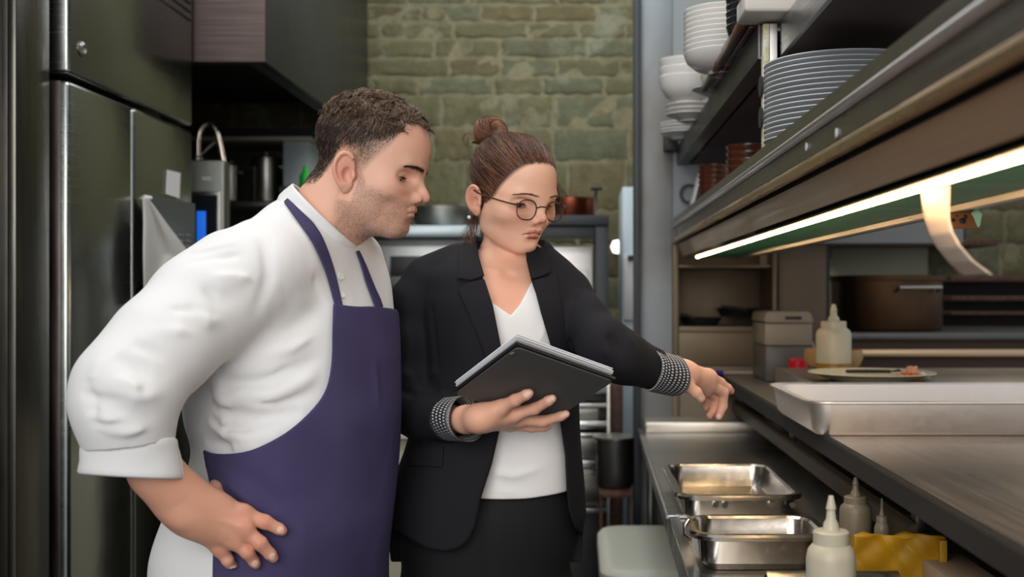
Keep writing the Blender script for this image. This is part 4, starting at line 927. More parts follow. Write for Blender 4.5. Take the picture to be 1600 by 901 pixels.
def surf(f, lo, hi, h, B=8, slack=1.9):
    """dual (surface-net) mesh of f=0 inside the box"""
    lo = np.array(lo, float); hi = np.array(hi, float)
    nb = np.ceil((hi-lo)/(h*B)).astype(int)
    I = np.stack(np.meshgrid(*[np.arange(n) for n in nb], indexing='ij'), -1).reshape(-1, 3)
    cen = lo+(I+.5)*h*B; keep = []
    for k in range(0, len(cen), 200000): keep.append(np.abs(f(cen[k:k+200000])) < slack*h*B)
    I = I[np.concatenate(keep)]
    g = np.arange(B+1); G = np.stack(np.meshgrid(g, g, g, indexing='ij'), -1).reshape(-1, 3)
    N = (nb*B+2).astype(np.int64)
    gid = lambda ijk: (ijk[..., 0]*N[1]+ijk[..., 1])*N[2]+ijk[..., 2]
    VI = []; VP = []; Q = []
    CH = 220
    for k in range(0, len(I), CH):
        blk = I[k:k+CH]; nodes = blk[:, None, :]*B+G[None]
        val = f((lo+nodes.reshape(-1, 3)*h)).reshape(len(blk), B+1, B+1, B+1)
        sg = val < 0
        cs = np.zeros((len(blk), B, B, B), int); acc = np.zeros((len(blk), B, B, B, 3)); cnt = np.zeros((len(blk), B, B, B))
        for dx in (0, 1):
            for dy in (0, 1):
                for dz in (0, 1): cs += sg[:, dx:B+dx, dy:B+dy, dz:B+dz]
        act = (cs > 0) & (cs < 8)
        if not act.any(): continue
        bi, ii, jj, kk = np.nonzero(act)
        acc = np.zeros((len(bi), 3)); cnt = np.zeros(len(bi))
        for ax in range(3):
            o1, o2 = [a for a in range(3) if a != ax]
            for u in (0, 1):
                for v in (0, 1):
                    s = [0, 0, 0]; s[o1] = u; s[o2] = v; e = list(s); e[ax] = 1
                    va = val[bi, ii+s[0], jj+s[1], kk+s[2]]; vb = val[bi, ii+e[0], jj+e[1], kk+e[2]]
                    m = (va < 0) != (vb < 0); t = np.where(m, va/(va-vb+1e-20), 0)
                    q = np.array(s, float)[None]+np.zeros((len(bi), 1)); q[:, ax] = t
                    acc += q*m[:, None]; cnt += m
        cell = np.stack([ii, jj, kk], 1)+blk[bi]*B
        VI.append(gid(cell)); VP.append(lo+(cell+acc/cnt[:, None])*h)
        for ax in range(3):
            o1, o2 = (ax+1) % 3, (ax+2) % 3
            sl0 = [slice(0, B)]*3; sl1 = [slice(0, B)]*3; sl1[ax] = slice(1, B+1)
            a = sg[(slice(None),)+tuple(sl0)]; b = sg[(slice(None),)+tuple(sl1)]
            m = a != b; bb, x, y, z = np.nonzero(m)
            if not len(bb): continue
            nd = np.stack([x, y, z], 1)+blk[bb]*B; inside = a[bb, x, y, z]
            c = []
            for (u, v) in ((-1, -1), (0, -1), (0, 0), (-1, 0)):
                q = nd.copy(); q[:, o1] += u; q[:, o2] += v; c.append(np.where((q < 0).any(1), -1, gid(q)))
            c = np.stack(c, 1); c[~inside] = c[~inside][:, ::-1]; Q.append(c)
    VI = np.concatenate(VI); VP = np.concatenate(VP); Q = np.concatenate(Q)
    o = np.argsort(VI); VI = VI[o]; VP = VP[o]
    ix = np.searchsorted(VI, Q); ix = np.clip(ix, 0, len(VI)-1); ok = (VI[ix] == Q).all(1)
    return VP, ix[ok]
def project(f, V, it=2, lim=.002):
    for _ in range(it):
        e = 4e-4; d = f(V); g = np.stack([(f(V+np.eye(3)[a]*e)-f(V-np.eye(3)[a]*e))/(2*e) for a in range(3)], 1)
        st = d[:, None]*g/((g*g).sum(1, keepdims=True)+1e-6); n = np.linalg.norm(st, axis=1, keepdims=True); V = V-st*np.minimum(1, lim/(n+1e-12))
    return V
def normals(f, V, e=6e-4):
    g = np.stack([f(V+np.eye(3)[a]*e)-f(V-np.eye(3)[a]*e) for a in range(3)], 1); return g/(np.linalg.norm(g, axis=1, keepdims=True)+1e-12)
def sdf_obj(name, f, lo, hi, h, mat_, parent, cols=None, proj=1, label=None):
    V, Q = surf(f, lo, hi, h)
    if proj: V = project(f, V, proj, h*.6)
    o = mesh_obj(name, V, Q, mat_, parent, cols=cols(V) if cols else None)
    if label: o['label'] = label
    return o
def loft(p, rows, cosf, sinf, k=2.3):
    """rows: (z, cx, cy, hu, hv) with u=(cosf..)= lateral axis, v = forward axis"""
    rows = np.array(sorted(rows)); z = np.clip(p[:, 2], rows[0, 0], rows[-1, 0])
    # smooth (Catmull-like) interpolation through the rows
    zz = rows[:, 0]; i = np.clip(np.searchsorted(zz, z)-1, 0, len(zz)-2); t = (z-zz[i])/(zz[i+1]-zz[i])
    def cr(col):
        y = rows[:, col]; m = np.gradient(y, zz); dz = zz[i+1]-zz[i]
        return (2*t**3-3*t**2+1)*y[i]+(t**3-2*t**2+t)*dz*m[i]+(-2*t**3+3*t**2)*y[i+1]+(t**3-t**2)*dz*m[i+1]
    cx, cy, hu, hv = (cr(c) for c in (1, 2, 3, 4))
    dx = p[:, 0]-cx; dy = p[:, 1]-cy
    u = dx*cosf[0]+dy*cosf[1]; v = dx*sinf[0]+dy*sinf[1]
    q = (np.abs(u/hu)**k+np.abs(v/hv)**k+1e-9)**(1/k)
    r = np.sqrt(u*u+v*v)+1e-9
    d = (q-1)*np.minimum(r/np.maximum(q, 1e-3), 1.0) if False else (q-1)*np.where(q > .3, r/np.maximum(q, .3), np.minimum(hu, hv))
    zo = np.maximum(rows[0, 0]-p[:, 2], p[:, 2]-rows[-1, 0])
    return np.where(zo > 0, np.sqrt(np.maximum(d, 0)**2+zo**2)*np.where(d > -1e9, 1, 1), np.maximum(d, zo))

def head_frame(yaw, pitch, roll=0):
    f = A3(math.cos(yaw)*math.cos(pitch), -math.sin(yaw)*math.cos(pitch), -math.sin(pitch))
    r = np.cross(f, A3(0, 0, 1)); r /= np.linalg.norm(r); u = np.cross(r, f)
    if roll:
        c, s = math.cos(roll), math.sin(roll); r, u = r*c+u*s, u*c-r*s
    return np.stack([r, f, u], 1)

# head in its own frame: x to the side, y forward, z up, origin midway between the ears, metres for a man
def warp(q, female):
    z = q[:, 2]; sst = lambda t: np.clip(t, 0, 1)**2*(3-2*np.clip(t, 0, 1)); k = sst((-.008-z)/.032)
    o = q.copy(); fr = np.clip(q[:, 1]/.05, 0, 1)
    if not female:
        o[:, 1] += .0035*sst((-.014-z)/.014)*fr; return o
    o[:, 1] += .011*k*fr; t = sst((z-.03)/.03)
    o[:, 1] = np.where(o[:, 1] < 0, o[:, 1]*.93, o[:, 1]+.004*t*fr)
    o[:, 0] *= 1.03+.09*k+.08*t; o[:, 2] += .13*np.maximum(z-.045, 0)
    return o
def head_sdf(q, female=False, lids=.0042, eye_z=.019):
    q = warp(q, female)
    x = np.abs(q[:, 0]); a = np.stack([x, q[:, 1], q[:, 2]], 1); s = q
    fe = 1.0 if female else 0.0
    d = ell(s, (0, .025, .066), (.0715, .092, .0725))
    d = smin(d, ell(s, (0, .060, .028), (.060, .051, .075)), .03)
    d = smin(d, ell(s, (0, .058, -.010), (.0575-.003*fe, .050, .058)), .03)
    jw = .052-.006*fe
    d = smin(d, rcone(a, (jw, .028, -.040), (.020-.004*fe, .094-.001*fe, -.064+.002*fe), .016, .0135), .028)
    d = smin(d, ell(s, (0, .101-.001*fe, -.062+.001*fe), (.021-.004*fe, .0155, .0135)), .016)
    d = smin(d, ell(s, (0, .052, -.050+.006*fe), (.042-.004*fe, .052, .030-.004*fe)), .025)
    d = smin(d, ell(a, (.047, .045, -.018), (.017, .032, .036)), .02)
    d = smin(d, ell(a, (.044, .074, -.002), (.018, .0175, .014)), .022)
    d = smin(d, ell(s, (0, .097, -.032), (.030-.003*fe, .0205, .023)), .018)
    d = smin(d, ell(a, (.026, .083, -.028), (.016, .017, .018)), .016)
    br = .0095-.003*fe
    d = smin(d, rcone(a, (.010, .1035, .036), (.040, .0935, .0385), br, br*.8), .014)
    # sockets
    d = smax(d, -ell(a, (.0400, .1070, .0190), (.0235, .0180, .0122)), .012)
    # nose
    nb = rcone(s, (0, .1035, .029), (0, .1225-.002*fe, .003), .0066, .0084-.001*fe)
    nb = smin(nb, ell(s, (0, .1265-.0025*fe, -.0045+.004*fe), (.0088-.0016*fe, .0102-.0010*fe, .0086-.0012*fe)), .008)
    nb = smin(nb, ell(a, (.0125-.001*fe, .1165, -.0085+.002*fe), (.0072-.0004*fe, .0112-.0007*fe, .0084-.0006*fe)), .006)
    d = smin(d, nb, .009)
    d = smax(d, -ell(a, (.0062, .1235, -.0160+.0022*fe), (.0030, .0055, .0040)), .004)
    # lips
    fu = .0008*fe
    up = chain(a, [(0, .1190, -.0288, .0040), (.006, .1185, -.0280, .0042), (.014, .1145, -.0294, .0038+fu*.5), (.0235, .1068, -.0352, .0026), (.0300, .0980, -.0380, .0018)], .004)
    lo = chain(a, [(0, .1165, -.0378, .0056+fu), (.010, .1140, -.0378, .0052+fu), (.0235, .1062, -.0385, .0024), (.0295, .0980, -.0388, .0016)], .004)
    d = smin(d, up, .0045); d = smin(d, lo, .0045)
    d = smax(d, -chain(a, [(0, .1245, -.0330, .0011), (.012, .1200, -.0334, .0011), (.0235, .1095, -.0365, .0012), (.0305, .0995, -.0392, .0012)], .001), .003)
    d = smax(d, -ell(s, (0, .1225, -.0495), (.018, .006, .005)), .010)
    if not female: d = smax(d, -rcone(s, (0, .1262, -.0165), (0, .1252, -.0225), .0010, .0010), .005)
    # lids
    E = (.0330, .0815, eye_z)
    lid = ell(a, E, (.0152, .0144, .0146))
    d = smin(d, lid, .0055)
    op = ell(a, (E[0]+.0005, E[1]+.0125, E[2]-.0042), (.0132, .0085, lids))
    d = smax(d, -op, .0012)
    d = smax(d, -chain(a, [(.0215, .0968, E[2]+.0060, .0003), (.0315, .0975, E[2]+.0098, .0003), (.0460, .0895, E[2]+.0055, .0003)], .001), .0022)
    # ear
    ca, sa = math.cos(.42), math.sin(.42); ct, st_ = math.cos(.16), math.sin(.16)
    Re = np.array([[ca, sa, 0], [-sa, ca, 0], [0, 0, 1]]).T@np.array([[1, 0, 0], [0, ct, -st_], [0, st_, ct]])
    ec = np.array([.0745-.002*fe, .0125-.004*fe, .002]); e = (a-ec)@Re
    sc = .94 if female else 1.04
    e = e/sc
    er = ell(e, (.0035, -.001, .006), (.0048, .0160, .0240)); er = smin(er, ell(e, (.0035, .0035, -.020), (.0048, .0088, .0110)), .010)
    rim = chain(e, [(.0075+.001*math.sin(t), .0152*math.cos(t)*(1-.22*max(0, -math.sin(t)))-.0015, .0045+.0245*math.sin(t), .0031) for t in np.radians(np.linspace(48, 262, 16))], 0)
    er = smin(er, rim, .004)
    er = smax(er, -ell(e, (.0100, .0035, -.003), (.0085, .0080, .0110)), .003)
    er = smax(er, -chain(e, [(.0098, .004, .0190, .0020), (.0105, -.005, .0205, .0022), (.0108, -.0112, .012, .0020), (.0100, -.0108, -.002, .0016)], .002), .0025)
    er = smin(er, ell(e, (.0065, .0125, -.004), (.004, .0035, .0055)), .004)
    er = er*sc
    d = smin(d, er, .005)
    return d

# skin colours on a head, from its own frame
def head_cols(q, skin, female=False, stubble=False):
    q = warp(q, female)
    x = np.abs(q[:, 0]); a = np.stack([x, q[:, 1], q[:, 2]], 1); n = len(q)
    c = np.tile(np.array(skin, float), (n, 1))
    def mixc(col, w): 
        nonlocal c; w = np.clip(w, 0, 1)[:, None]; c = c*(1-w)+np.array(col)*w
    wb = Wob(3, 120)(q)
    red = np.array(srgb(198, 112, 92)[:3])
    mixc(red, .38*np.exp(-(((a-[.036, .096, -.006])/[.022, .03, .016])**2).sum(1))+.0)
    mixc(red, .45*np.exp(-(((a-[0, .131, -.002])/[.014, .014, .012])**2).sum(1)))
    mixc(red, .55*np.exp(-(((a-[.083, .010, .004])/[.012, .02, .03])**2).sum(1)))
    if not female: mixc(red, .25*np.exp(-(((a-[0, .115, .08])/[.06, .03, .03])**2).sum(1)))
    mixc(np.array(skin)*.80, .35*np.exp(-(((a-[.032, .1, .012])/[.016, .02, .006])**2).sum(1)))
    fu = .0008 if female else 0
    up = chain(a, [(0, .1190, -.0288, .0040), (.006, .1185, -.0280, .0042), (.014, .1145, -.0294, .0038+fu*.5), (.0235, .1068, -.0352, .0026), (.0300, .0980, -.0380, .0018)], .004)
    lo = chain(a, [(0, .1165, -.0378, .0056+fu), (.010, .1140, -.0378, .0052+fu), (.0235, .1062, -.0385, .0024), (.0295, .0980, -.0388, .0016)], .004)
    lip = np.minimum(up, lo); lc = srgb(176, 92, 84)[:3] if female else srgb(184, 112, 98)[:3]
    mixc(lc, (.0009-lip)/.0012*(.85 if female else .7))
    if stubble:
        g = np.random.default_rng(1).uniform(.35, 1.0, n)*(.85+.4*wb)
        mixc(srgb(112, 90, 80)[:3], stubble_w(q)*.50*g)
    return c

def stubble_w(q):
    x = np.abs(q[:, 0]); a = np.stack([x, q[:, 1], q[:, 2]], 1); z = q[:, 2]; y = q[:, 1]
    up = chain(a, [(0, .1190, -.0285, .0042), (.006, .1190, -.0273, .0045), (.014, .1145, -.0292, .0040), (.0235, .1068, -.0352, .0026), (.0300, .0980, -.0380, .0018)], .004)
    lo = chain(a, [(0, .1165, -.0378, .0056), (.010, .1140, -.0378, .0052), (.0235, .1062, -.0385, .0024), (.0295, .0980, -.0388, .0016)], .004); lip = np.minimum(up, lo)
    lim = -.010-.20*np.clip(y-.055, 0, 1)+1.6*np.clip(.050-y, 0, 1)
    w = np.clip((lim-z)/.012+.5, 0, 1)
    w = np.maximum(w, np.exp(-(((a-[0, .12, -.020])/[.026, .02, .0055])**2).sum(1)*1.2))
    w = np.minimum(w*np.where((z > -.027) & (x < .028) & (y > .09), 1.6, 1), 1.4)
    w *= np.clip((y-.002)/.014, 0, 1)*np.clip((lip-.0005)/.002, 0, 1)*np.clip((z+.112)/.02, 0, 1)
    return w*np.where((x > .066) & (y < .034) & (z > -.04), 0, 1)

def strands(name, roots, paths_fn, rad, mat_, parent, colfn, sides=3):
    """each hair a thin tapered tube; paths_fn(i)->(m,3) points"""
    V = []; Fq = []; C = []; base = 0
    ang = np.array([2*math.pi*k/sides for k in range(sides)])
    for i in range(len(roots)):
        pts = paths_fn(i)
        if pts is None or len(pts) < 2: continue
        m = len(pts); t = np.gradient(pts, axis=0); t /= np.linalg.norm(t, axis=1, keepdims=True)+1e-12
        up = A3(.3, .2, .93); u = np.cross(t, up); u /= np.linalg.norm(u, axis=1, keepdims=True)+1e-9; w = np.cross(t, u)
        rr = (rad[i] if hasattr(rad, '__len__') else rad)*np.linspace(1, .35, m)
        ring = pts[:, None, :]+rr[:, None, None]*(u[:, None, :]*np.cos(ang)[None, :, None]+w[:, None, :]*np.sin(ang)[None, :, None])
        V.append(ring.reshape(-1, 3)); C.append(np.tile(colfn(i), (m*sides, 1)))
        k = np.arange(m-1)[:, None]*sides; s0 = np.arange(sides)[None]; s1 = (s0+1) % sides
        Fq.append((np.stack([k+s0, k+s1, k+sides+s1, k+sides+s0], -1)+base).reshape(-1, 4)); base += m*sides
    return mesh_obj(name, np.concatenate(V), np.concatenate(Fq), mat_, parent, cols=np.concatenate(C))
HAIRM = vcol_mat('hair', 0.42, spec=0.45)
SKINM = vcol_mat('skin', 0.47, sss=0.12, bump=((420, 420, 420), 0.10, 0.0015), spec=0.4)
EYEW = mat('eye_white', srgb(214, 206, 200), 0.15)
IRIS = mat('iris_brown', srgb(60, 40, 28), 0.1)

def eyes(parent, c, R, s, ez=.019, look=(.0, .80, -.60)):
    lk = np.array(look)/np.linalg.norm(look)
    for sx in (1, -1):
        E = c+R@(np.array([sx*.0330, .0815, ez])*s); r = .0124*s
        m = MB(); m.lathe([(0, -r)]+[(r*math.sin(a), -r*math.cos(a)) for a in np.linspace(.15, math.pi-.15, 18)]+[(0, r)], tuple(E), 24)
        eb = m.build('eyeball', EYEW, parent)
        dirw = R@lk; B = Vector(dirw).to_track_quat('Z', 'Y').to_matrix()
        m = MB(); prof = [(0, r*1.015)]+[(r*1.015*math.sin(a), r*1.015*math.cos(a)) for a in np.linspace(.08, .50, 8)]+[(r*.45, r*.86), (0, r*.86)]
        m.lathe(prof, tuple(E), 24, R=B); m.build('iris', IRIS, eb)

def lashes(parent, c, R, s, f, ez, seed, n=70, L=.0055, col=(.012, .009, .008)):
    g = np.random.default_rng(seed)
    for sx in (1, -1):
        roots = []; D = []
        for k in range(n):
            t = g.random(); a = -1.05+2.1*t+.18
            xx = .0330+.0146*math.sin(a); yy = .0815+.0140*math.cos(a); zz = ez-.0010-.0022*abs(a)**1.5
            roots.append(c+R@(A3(sx*xx, yy, zz)*s)); D.append(R@A3(sx*math.sin(a)*.7, math.cos(a), -.55))
        r = np.array(roots); D = np.array(D)
        def path(i):
            t = np.linspace(0, 1, 4)[:, None]; return r[i]-D[i]*.0012+D[i]*t*L*s+R[:, 2]*t*t*.002
        strands('eyelashes', r, path, .00035, HAIRM, parent, lambda i: np.array(col))
# ------------------------------------------------------------------ the man in the white jacket
MS = np.array(srgb(228, 178, 154)[:3])
man = thing('person', 'man in white jacket and purple-blue apron, one hand on hip, leaning to look down', 'person', (-.46, 1.87, 0))
MR = head_frame(math.radians(4), math.radians(14)); EAR = np.array(P(539, 269, 1.786)); MC = EAR-MR@A3(.080, .0150, .002)
mloc = lambda p: (p-MC)@MR
def neck_m(p):
    d = chain(p, [tuple(MC+MR@A3(0, .000, -.01))+(.054,), tuple(MC+MR@A3(0, -.010, -.060))+(.057,), P(500, 372, 1.868)+(.051,), P(492, 420, 1.87)+(.052,)], .03)
    return d
def man_head(p):
    d = bounded(p, MC+MR@A3(0, .03, .03), .15, lambda q: head_sdf(mloc(q)), .05)
    n = neck_m(p)
    return smin(d, n, .022)
def man_cols(V):
    return head_cols(mloc(V), MS, False, True)
MANBODY = []
V1, Q1 = surf(man_head, MC-A3(.16, .13, .24), MC+A3(.2, .13, .19), .0016)
V1 = project(man_head, V1, 1, .001)
def join(parts):
    V = []; Q = []; C = []; b = 0
    for v, q, c in parts: V.append(v); Q.append(q+b); C.append(c); b += len(v)
    return np.concatenate(V), np.concatenate(Q), np.concatenate(C)
MANPARTS = [(V1, Q1, man_cols(V1))]

# hair: a close cap with short curls on top, clipped greying sides
def man_hairline(q):
    """>0 inside hair; q in head frame"""
    x = np.abs(q[:, 0]); y = q[:, 1]; z = q[:, 2]
    # front hairline height, temples receding, sideburn in front of the ear, nape
    zl = np.interp(y, [-.08, -.055, -.032, -.018, -.006, .010, .024, .032, .040, .05, .060, .070, .077, .083, .095, .115, .13], [-.030, -.028, -.022, .005, .034, .034, .018, .006, .008, .024, .038, .052, .070, .100, .110, .108, .106])
    zf = zl-np.where((y > .07) & (x < .045), .006*(1-(x/.045)**2), 0)
    return z-zf
def fade_line(q): return q[:, 2]-np.interp(q[:, 1], [-.08, -.045, -.028, -.012, .012, .075, .085, .10], [-.06, -.045, -.02, .030, .046, .078, .085, .08])
def build_man_hair():
    g = np.random.default_rng(12)
    m = V1[g.integers(0, len(V1), 90000)]; q = mloc(m); hl = man_hairline(q)
    ear = ((np.abs(q[:, 0]) > .066) & (np.abs(q[:, 1]-.012) < .024) & (q[:, 2] < .034) & (q[:, 2] > -.04))
    ok = (hl > -.003+g.uniform(0, .006, len(q))) & (~ear) & (q[:, 2] > -.032); m = m[ok][:24000]; q = q[ok][:24000]; hl = hl[ok][:24000]
    N = normals(man_head, m); n = len(m)
    top = np.clip((q[:, 2]-.072)/.035, 0, 1); top = np.maximum(top, np.clip((q[:, 1]-.06)/.02, 0, 1)*np.clip((q[:, 2]-.088)/.008, 0, 1))
    L = .0045+.009*np.clip(hl/.05, 0, 1)
    L *= g.uniform(.7, 1.15, n)
    fwd = MR[:, 1]; upv = MR[:, 2]
    cells = m[g.integers(0, n, 900)]; ca = g.uniform(-1.9, 1.9, 900); cr_ = g.uniform(.0035, .0068, 900)
    own = np.concatenate([((m[k:k+2000, None]-cells[None])**2).sum(2).argmin(1) for k in range(0, n, 2000)])
    def path(i):
        nn = N[i]
        if top[i] > g.random()*.6+.2:
            a = ca[own[i]]+g.normal()*.18; f0 = fwd-nn*(fwd@nn); f0 /= np.linalg.norm(f0)+1e-9; sd = np.cross(nn, f0)
            fl = f0*math.cos(a)+sd*math.sin(a); rc = cr_[own[i]]*g.uniform(.85, 1.15)
            t = np.linspace(0, 1, 9)[:, None]; th = 2.9*t
            toc = cells[own[i]]-m[i]; toc = toc-nn*(toc@nn)
            return m[i]-nn*.001+nn*(rc*1.25*np.sin(th*.75)+.002*t)+fl*rc*(1-np.cos(th))*1.1+toc*.45*t
        t = np.linspace(0, 1, 6)[:, None]
        flow = -upv*.9-fwd*.35+fwd*.8*top[i]; flow = flow-nn*(flow@nn); flow /= np.linalg.norm(flow)+1e-9
        flow = flow+np.cross(nn, flow)*g.normal()*.22
        return m[i]-nn*.001+(flow*t*.85+nn*.5*(t-.5*t*t))*L[i]
    dark = np.array(srgb(56, 42, 34)[:3]); grey = np.array(srgb(150, 138, 128)[:3]); brown = np.array(srgb(146, 116, 88)[:3])
    gw = g.random(n)
    side_grey = np.clip(.5-fade_line(q)/.016, 0, 1)*.85+.10+.03*top; shrt = np.clip(.5-fade_line(q)/.02, 0, 1); keep_ = g.random(n) > shrt*.1; L *= (1-.35*shrt)
    def col(i):
        if gw[i] < side_grey[i]: return (grey if shrt[i] < .5 else np.array(srgb(140, 118, 104)[:3]))*g.uniform(.7, 1.2)
        return (dark*(1-.35*top[i]*g.random())+brown*.75*top[i]*g.random())*g.uniform(.7, 1.5)
    rad = np.where(top > .3, .00045, .00036)*np.where(shrt > .3, .75, 1)
    h = strands('hair', m, lambda i: path(i) if keep_[i] else None, rad, HAIRM, man, col)
    h['label'] = 'short dark curly hair greying at the temples'
    # dark scalp tone under the hair, part of the head's own colouring
    return h
# scalp colouring
q = mloc(V1); hl = man_hairline(q); w = np.clip(hl/.020, 0, 1)*np.clip((q[:, 2]+.03)/.01, 0, 1)
ear = ((np.abs(q[:, 0]) > .0675) & (np.abs(q[:, 1]-.011) < .026) & (q[:, 2] < .036)); w[ear] = 0
w *= .9; gsd = np.clip(.5-fade_line(q)/.016, 0, 1)[:, None]
sc_ = np.array(srgb(70, 54, 45)[:3])*(1-gsd)+np.array(srgb(168, 136, 118)[:3])*gsd
MANPARTS[0] = (V1, Q1, MANPARTS[0][2]*(1-w[:, None])+sc_*w[:, None])
build_man_hair()

def build_stubble():
    g = np.random.default_rng(77); m = V1[g.integers(0, len(V1), 60000)]; q = mloc(m); w = stubble_w(q)
    m = m[g.random(len(w)) < w*.8][:9500]; N = normals(man_head, m); dn = -MR[:, 2]*.8+MR[:, 1]*.25
    jit = g.normal(size=m.shape)*.35; u = g.random(len(m)); L = g.uniform(.0012, .0026, len(m))
    dk, gy = np.array(srgb(60, 46, 40)[:3]), np.array(srgb(170, 158, 148)[:3])
    def path(i):
        d = N[i]*.7+dn+jit[i]; t = np.array([[0.], [.5], [1.]]); return m[i]-N[i]*.0003+d/np.linalg.norm(d)*t*L[i]
    strands('stubble', m, path, .00014, HAIRM, man, lambda i: gy if u[i] < .28 else dk*(1+u[i]))
build_stubble()
def brows(parent, c, R, s, f, col, seed, th=1.0, n=260, arch=.0):
    g = np.random.default_rng(seed)
    for sx in (1, -1):
        roots = []; dirs = []
        for k in range(n):
            t = g.random()**.85; v = g.normal()*.30*(1-.55*t)
            q = A3(sx*(.011+.040*t), .125-.012*t*t, .0335+.0045*math.sin(math.pi*(t*.62+.08))-.002*t*t+arch*math.sin(math.pi*t)+arch*1.3*(1-t)+.0052*v*th)
            roots.append(c+R@(q*s)); dirs.append(R@A3(sx*.9, -.12, .22-.5*t))
        r = np.array(roots); fw = R[:, 1]; lo = np.zeros(len(r))
        for _ in range(24): d = f(r+(-fw)*lo[:, None]); lo += np.clip(d*.8, -.004, .006)
        r = r-fw*lo[:, None]; dirs = np.array(dirs); N = normals(f, r); D = dirs-N*(dirs*N).sum(1, keepdims=True)
        def path(i):
            t = np.linspace(0, 1, 4)[:, None]; return r[i]+D[i]*t*.0062+N[i]*(.0006+.0011*np.sin(t*2.2))
        strands('eyebrow', r, path, .00024*th, HAIRM, parent, lambda i: np.array(col)*g.uniform(.8, 1.3))
brows(man, MC, MR, 1.0, man_head, srgb(52, 38, 30)[:3], 3, 1.3, 420)
eyes(man, MC, MR, 1.0); lashes(man, MC, MR, 1.0, man_head, .019, 5)

def march(px, py, f, Y0, Y1=3.0, off=0):
    """points where sight lines first meet f"""
    px = np.asarray(px, float); py = np.asarray(py, float); y = np.full(len(px), Y0)
    pt = lambda y: np.stack([(px-CX)*y/F, y, H-(py-CY)*y/F], 1)
    for _ in range(60):
        d = f(pt(y))-off; y = np.minimum(y+np.clip(d*.8, -.01, .05), Y1)
    return pt(y)
# right hand on the hip, forearm out of the cuff
def man_hand(p):
    nrm = A3(0, 1, 0)
    fo = chain(p, [V4(214, 700, 1.585, 38), V4(244, 738, 1.60, 35), V4(276, 774, 1.617, 31), V4(297, 794, 1.625, 28.5)], .03, A3(.35, .93, .1)/np.linalg.norm(A3(.35, .93, .1)), .82)
    pm = chain(p, [V4(297, 794, 1.628, 27), V4(322, 806, 1.633, 24), V4(350, 818, 1.64, 22)], .03, nrm, .62)
    for pts in ([V4(315, 792, 1.63, 16), V4(345, 790, 1.642, 14), V4(383, 803, 1.652, 11.5)], [V4(315, 803, 1.628, 15), V4(380, 823, 1.640, 12)], [V4(315, 812, 1.63, 15), V4(366, 842, 1.643, 12)], [V4(310, 818, 1.635, 14), V4(342, 856, 1.652, 11)]):
        pm = smin(pm, chain(p, pts, .012), .016)
    d = smin(fo, pm, .03)
    fing = [([V4(381, 803, 1.652, 12), V4(414, 815, 1.650, 11), V4(436, 826, 1.657, 8.6), V4(441, 829, 1.660, 7.6)], .008),
            ([V4(379, 824, 1.642, 12), V4(406, 848, 1.640, 11.2), V4(422, 865, 1.650, 9), V4(427, 871, 1.654, 7.8)], .008),
            ([V4(365, 843, 1.645, 11.8), V4(387, 862, 1.642, 10.8), V4(397, 877, 1.652, 8.4), V4(400, 881, 1.655, 7.6)], .008),
            ([V4(345, 856, 1.652, 10.5), V4(356, 875, 1.652, 9.2), V4(362, 885, 1.660, 7.8), V4(364, 889, 1.663, 7)], .008)]
    fs = None
    for pts, k in fing:
        e = chain(p, pts, .004); fs = e if fs is None else smin(fs, e, .0015)
    d = smin(d, fs, .010)
    th = chain(p, [V4(322, 792, 1.65, 15), V4(341, 778, 1.675, 11.5), V4(337, 762, 1.69, 9.5), V4(335, 757, 1.695, 8)], .006)
    d = smin(d, th, .012)
    # knuckles, tendons, wrist bone
    for (px, py, Y, r) in ((382, 799, 1.644, 8), (384, 823, 1.634, 8), (367, 842, 1.638, 8), (347, 855, 1.646, 7)): d = smin(d, ell(p, P(px, py, Y), (r*.001, .006, r*.001)), .012)
    d = smin(d, ell(p, P(283, 806, 1.605), (.010, .007, .010)), .02)
    for a, b in (((325, 800, 1.613), (378, 800, 1.637)), ((325, 806, 1.612), (376, 822, 1.626)), ((322, 812, 1.613), (362, 838, 1.629)), ((318, 816, 1.616), (342, 850, 1.640))):
        dd, h = segdist(p, P(*a), P(*b)); d = d-.0013*np.exp(-(dd/.0045)**2)
    for a, b in (((230, 718, 1.565), (300, 780, 1.60)), ((262, 745, 1.58), (310, 790, 1.60))):
        dd, h = segdist(p, P(*a), P(*b)); d = d-.0012*np.exp(-(dd/.006)**2)
    return d
def nail_w(V, nails):
    w = np.zeros(len(V))
    for c, r, dv in nails:
        q = V-np.array(c); dv = np.array(dv)/np.linalg.norm(dv); al = q@dv; pe = np.sqrt(np.maximum((q*q).sum(1)-al*al, 0))
        w = np.maximum(w, np.clip((1-np.sqrt((al/(r*1.15))**2+(pe/(r*.85))**2))*5, 0, 1)*(q[:, 1] < .003))
    return w
def hand_cols(V, skin, nails, knuck, seed=0):
    c = np.tile(np.array(skin, float), (len(V), 1)); wb = Wob(seed+5, 90)(V)[:, None]*.06
    c = c*(1+wb)
    red = np.array(srgb(206, 122, 104)[:3])
    for k in knuck:
        w = .45*np.exp(-(((V-np.array(k))**2).sum(1))/(.011**2)); c = c*(1-w[:, None])+red*w[:, None]
    w = nail_w(V, nails)[:, None]*.85; return c*(1-w)+np.array(srgb(244, 206, 192)[:3])*w
def nail_at(lst, f, r):
    p = march([a[0] for a in lst], [a[1] for a in lst], f, 1.5); return [(tuple(p[i]), r, lst[i][2]) for i in range(len(lst))]
MH_N = nail_at([(440, 828.5, (.9, 0, -.4)), (426.5, 870, (.6, 0, -.8)), (399, 881, (.35, 0, -.9)), (363, 889, (.3, 0, -.95))], man_hand, .0068)
MH_K = [P(383, 801, 1.64), P(383, 823, 1.63), P(366, 842, 1.635), P(346, 856, 1.643), P(412, 814, 1.64), P(404, 846, 1.63), P(386, 860, 1.632), P(441, 829, 1.66), P(427, 871, 1.65), P(400, 881, 1.65)]
